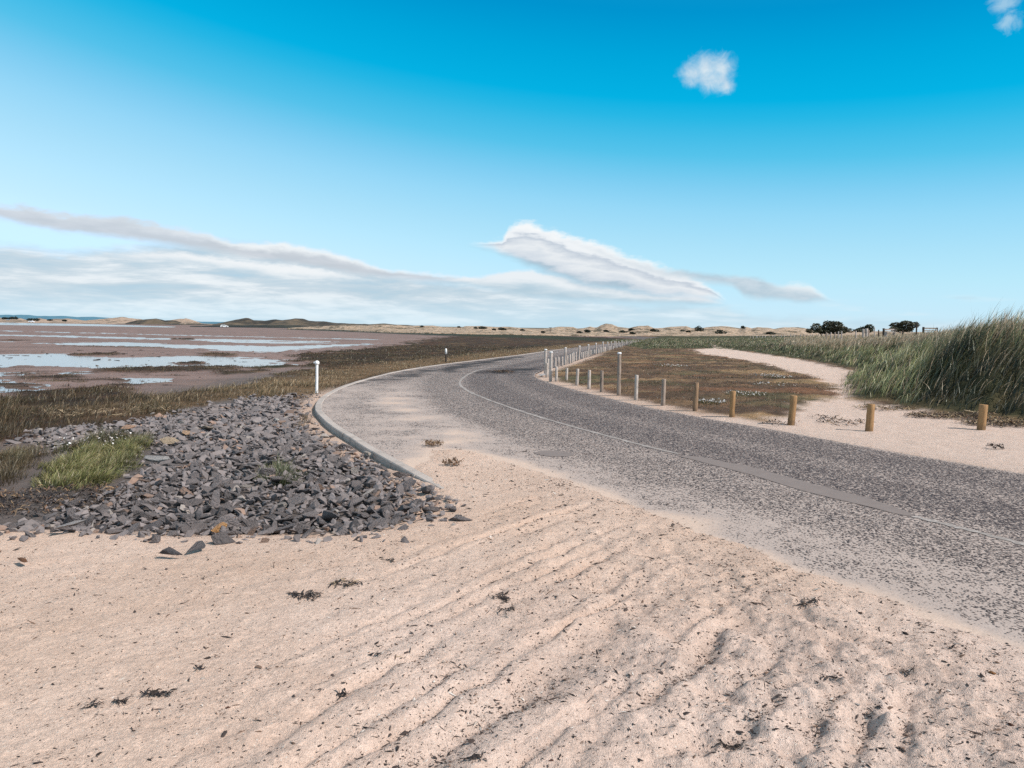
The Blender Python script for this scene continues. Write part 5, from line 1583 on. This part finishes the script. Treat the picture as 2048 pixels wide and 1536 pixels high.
set_props(weed("straw", 790, 1315, .005, .003, 2, .12, None, None, [(.42, .32, .2)], .006, .004, .05), "thin pale straw stalk lying beside a black seaweed knot", "straw")

# shells and pebbles of the foreground
for px, py, sz, colr, lb in [(1822, 1347, .014, (.75, .70, .66), "white shell in the dark grit at the right"), (1985, 1348, .02, (.46, .22, .09), "orange pebble in the dark grit near the right edge"),
                             (456, 1416, .011, (.20, .08, .05), "small red brown pebble right of the black seaweed strips"), (1017, 1362, .016, (.10, .06, .05), "small dark brown pebble on the sand below the centre"),
                             (1715, 1410, .011, (.7, .66, .62), "white shell fragment in the hollow at the lower right"), (1690, 1260, .015, (.30, .26, .24), "pale grey pebble on the ridge beside the road at right"),
                             (2022, 1452, .016, (.16, .07, .045), "red brown pebble at the lower right edge"), (1103, 1522, .012, (.17, .08, .06), "red brown pebble at the bottom edge near the middle")]:
    x, y, z = foot(px, py)
    o = bpy.data.objects.new("pebble", STONE_ME[int(px) % 20]); COL.objects.link(o); o.color = (*colr, 1)
    o.matrix_world = Matrix.Translation((x, y, z + sz * .3)) @ Matrix.Rotation(px, 4, 'Z') @ Matrix.Diagonal((sz * 1.2, sz * .8, sz * .8, 1))
    set_props(o, lb, "pebble")

# ================================================================== TREES AND SHRUBS
BARK, t, b = mat("dark_bark"); t.put(b.inputs['Base Color'], t.mix(t.noise(t.obj(), 6, 4, .6), (.05, .04, .03), (.11, .085, .065)))


def leaf_cloud(name, lobes, n, ls, cols, lean=0.0, parent=None, m_=None):
    """leaf sized faces through the volume of the lobes (x, y, z, rx, ry, rz)"""
    lob = np.array(lobes); wgt = lob[:, 3] * lob[:, 4] * lob[:, 5]; wgt = wgt ** .8 / (wgt ** .8).sum()
    i = RNG.choice(len(lob), n, p=wgt)
    v = RNG.normal(size=(n, 3)); v /= np.linalg.norm(v, axis=1)[:, None]
    rad_ = RNG.uniform(.35, 1, n) ** .45
    P = lob[i, :3] + v * lob[i, 3:] * (rad_ * (1 + .28 * pn(v[:, 0] * 2.7 + i, v[:, 2] * 2.7 + v[:, 1], 7)))[:, None]
    cl = fbm(P[:, 0] * 1.9 / max(.3, ls * 12), P[:, 2] * 3.2 / max(.3, ls * 12) + P[:, 1], 3, 711)
    k = cl > -.22; P, v, cl = P[k], v[k], cl[k]; n = len(P)
    P[:, 2] = np.maximum(P[:, 2], .03)
    tan_ = np.stack([np.cos(RNG.normal(0.0, .5, n)), RNG.normal(0, .35, n), RNG.normal(-.15 + lean, .4, n)], 1)
    bit = RNG.normal(size=(n, 3)); nb = np.cross(tan_, bit); nb /= np.linalg.norm(nb, axis=1)[:, None]
    s = ls * RNG.uniform(.6, 1.5, n)[:, None]
    V = np.stack([P - tan_ * s, P + nb * s * .45, P + tan_ * s * 1.2, P - nb * s * .45], 1)
    c = cmix(n, cols, [1] * len(cols)) * (.55 + .8 * ss(-.2, .4, cl))[:, None]
    me = mesh_np(name, V.reshape(-1, 3), np.arange(4 * n), np.arange(n) * 4, np.full(n, 4), False, {"Col": np.repeat(c, 4, axis=0)})
    return link(name, me, m_ or GRASS_M, parent)


def limb(bm, a, b_, r0, r1):
    a, b_ = Vector(a), Vector(b_); ax = (b_ - a); Q = ax.to_track_quat('Z', 'Y').to_matrix()
    lo = []; 
    for p, r in ((a, r0), ((a + b_) / 2 + Vector((random.uniform(-1, 1), random.uniform(-1, 1), 0)) * r0, (r0 + r1) / 2), (b_, r1)):
        lo.append([bm.verts.new(p + Q @ Vector((r * math.cos(k * math.pi / 3), r * math.sin(k * math.pi / 3), 0))) for k in range(6)])
    for u_, v_ in zip(lo[:-1], lo[1:]):
        for k in range(6): bm.faces.new((u_[k], u_[(k + 1) % 6], v_[(k + 1) % 6], v_[k]))


def tree(px, py, dist, label, lobes, limbs, cols, n, ls):
    x, y, z = at_dist(px, py, dist); z = Hs(x, y)
    e = bpy.data.objects.new("windswept_tree", None); COL.objects.link(e); e.location = (x, y, z); e.empty_display_size = .5
    set_props(e, label, "tree", "windswept trees behind the bank")
    bm = bmesh.new()
    for a, b_, r0, r1 in limbs: limb(bm, a, b_, r0, r1)
    link("trunk", bm_mesh("trunk", bm, True), BARK, e)
    leaf_cloud("crown", lobes, n, ls, cols, .1, e)


DKG = [(.028, .034, .016), (.04, .045, .022), (.055, .052, .03), (.085, .065, .04)]
U = 128 / 1500.0     # metres per pixel at the trees
zb = at_dist(1660, 668.5, 128)[2]
def T_(dx, dy, rx, ry, rz): return (dx * U, dy, 0, rx * U, ry, rz * U)
def lobes_px(cx, base_py, lst):
    zg_ = Hs(*at_dist(cx, base_py, 128)[:2])
    out = []
    for (px, py, rx, rz) in lst:
        x, y, z = at_dist(px, py, 128); x0 = at_dist(cx, base_py, 128)[0]
        out.append((x - x0, random.uniform(-1, 1), z - zg_, rx * U, rx * U * .8, rz * U))
    return out


tree(1656, 669, 128, "big dark windswept tree with a second lower hump on its left, behind the fence", lobes_px(1656, 669, [(1629, 656, 11, 9), (1622, 662, 7, 5), (1655, 652, 14, 10), (1668, 651, 14, 9), (1684, 658, 12, 6), (1696, 661, 9, 4), (1650, 661, 20, 6), (1675, 663, 18, 5)]),
     [((0, 0, -.3), (.4, 0, 1.0), .16, .09), ((.4, 0, 1.0), (1.2, .2, 1.7), .09, .04), ((-.6, .1, -.3), (-1.9, 0, 1.0), .12, .04), ((.3, 0, .5), (2.6, 0, .9), .1, .03)], DKG, 9000, .11)
tree(1735, 668, 128, "small round dark tree between the two larger windswept trees", lobes_px(1735, 668, [(1738, 655, 9, 6), (1728, 659, 9, 5), (1716, 661, 8, 3), (1736, 661, 11, 5)]),
     [((0, 0, -.3), (.2, 0, .8), .12, .05), ((0, 0, .3), (-1, 0, .6), .08, .03)], DKG[:3], 3600, .10)
tree(1803, 668, 128, "dark flat topped windswept tree streaming to the right, farthest right of the three", lobes_px(1803, 668, [(1783, 658, 9, 4), (1797, 651, 13, 6), (1812, 647, 14, 5), (1825, 650, 9, 6), (1815, 658, 18, 6), (1795, 659, 12, 4)]),
     [((0, 0, -.3), (.3, 0, .9), .14, .08), ((.3, 0, .9), (1.6, 0, 1.6), .08, .03), ((0, 0, .4), (-1.4, .1, .8), .08, .03)], DKG, 7000, .11)

SH = [(965, 655.5, 8, 3.2, 215), (970 - 19, 655.5, 3.5, 1.8, 220), (1004, 657.8, 8, 3.2, 205), (988, 659, 4, 1.8, 200), (1045, 660, 5, 2.0, 205), (1086, 664, 4.5, 2, 200), (1159, 664.5, 6, 2, 195), (1174.5, 662, 6, 4, 205), (1212, 661.8, 5.5, 2.5, 205), (1246, 663.2, 8, 3, 205), (1263, 659.5, 6.5, 3.5, 218), (1265, 666, 6, 2.8, 195), (1309, 660.5, 9, 4, 215),
      (1380 + 18, 658, 9, 6.5, 205), (1441, 664, 11, 5.5, 200), (1486, 654.5, 4, 4, 235), (1541, 666.5, 9, 3.6, 190), (1366, 661, 5, 2, 215), (1377, 663, 5, 2.2, 205), (1010 - 92, 654, 4, 1.5, 240), (844, 652.5, 4, 1.5, 250)]
SL = ["second dark bush from the left pair on the middle dunes", "small dark bush left of the pair on the middle dunes", "right dark bush of the pair on the middle dunes", "small low bush between the pair on the middle dunes", "dark bush on the dunes directly beyond the left end of the posts",
      "small dark bush near the thin pole on the dunes", "flat dark bush just left of the rounder bush before the dune peak", "rounder dark bush before the left slope of the dune peak", "dark bush below the dune peak itself", "wide dark bush at the right foot of the dune peak", "dark bush higher up right of the dune peak", "dark bush lowest at the right of the dune peak",
      "wide dark bush on the dunes right of the far posts", "tall dark bush on the dune slope left of the widest bush", "widest dark bush on the dunes above the sand path", "small dark bush on the skyline right of the widest bush", "dark bush at the right end of the tan dunes before the palings", "small bush left of the low dark bush on the right dunes", "low dark bush on the right dunes left of the tall bush", "tiny dark bush on the dune crest left of the middle dunes", "tiny dark bush on the crest where the dark hills end"]
SHP = []
for (px, py, w_, h_, dist), lb in zip(SH, SL):
    x, y, z = at_dist(px, py + h_ * .6, dist)
    k = dist / 1500.0
    o = leaf_cloud("bush", [(-.35 * w_ * k, 0, .5 * h_ * k, .7 * w_ * k, .7 * w_ * k, .8 * h_ * k), (.4 * w_ * k, 0, .4 * h_ * k, .7 * w_ * k, .6 * w_ * k, .65 * h_ * k), (0, .1, .8 * h_ * k, .6 * w_ * k, .6 * w_ * k, .7 * h_ * k)], 500, .16, [(.022, .026, .015), (.03, .032, .02)])
    o.location = (x, y, z)
    set_props(o, lb, "bush", "dark bushes on the far dunes")
for (px, py, w_, h_, lb) in [(10, 635.5, 5, 2.2, "small dark tree clump at the far left edge of the far shore"), (26, 635, 8, 3.2, "rounded dark tree clump left of the white vehicle on the far shore"), (66, 638, 12, 3, "wide dark tree clump directly behind the white vehicle on the far shore"), (100, 639.5, 4, 1.3, "tiny dark bush right of the white vehicle on the far shore"), (129, 640.5, 3, 1.5, "lone tiny bush on the pale far dunes")]:
    x, y, z = at_dist(px, py + h_, 640); k = 640 / 1500.0
    o = leaf_cloud("far_trees", [(-.4 * w_ * k, 0, .5 * h_ * k, .7 * w_ * k, 2, .9 * h_ * k), (.4 * w_ * k, 0, .5 * h_ * k, .8 * w_ * k, 2, h_ * k)], 420, .5, [(.02, .03, .022), (.028, .036, .028)])
    o.location = (x, y, z); set_props(o, lb, "trees", "dark trees on the far shore")
x, y, z = at_dist(1100.5, 664, 215); bm = bmesh.new(); add_rings(bm, [(0, 0, -.5, .07), (0, 0, 1.3, .06)], 8); add_box(bm, (0, 0, 1.25), (.9, .06, .12)); o = link("signpost", bm_mesh("signpost", bm), W_DARK); o.location = (x, y, z)
set_props(o, "tiny dark signpost standing on the pale dunes left of the dune peak", "signpost")

# ================================================================== RENDER SETTINGS
scene.view_settings.view_transform = 'Standard'
scene.view_settings.look = 'None'
scene.view_settings.exposure = 0
scene.view_settings.gamma = 1
scene.cycles.max_bounces = 5
scene.cycles.diffuse_bounces = 2
scene.cycles.glossy_bounces = 2
scene.cycles.transmission_bounces = 2
scene.cycles.use_denoising = False
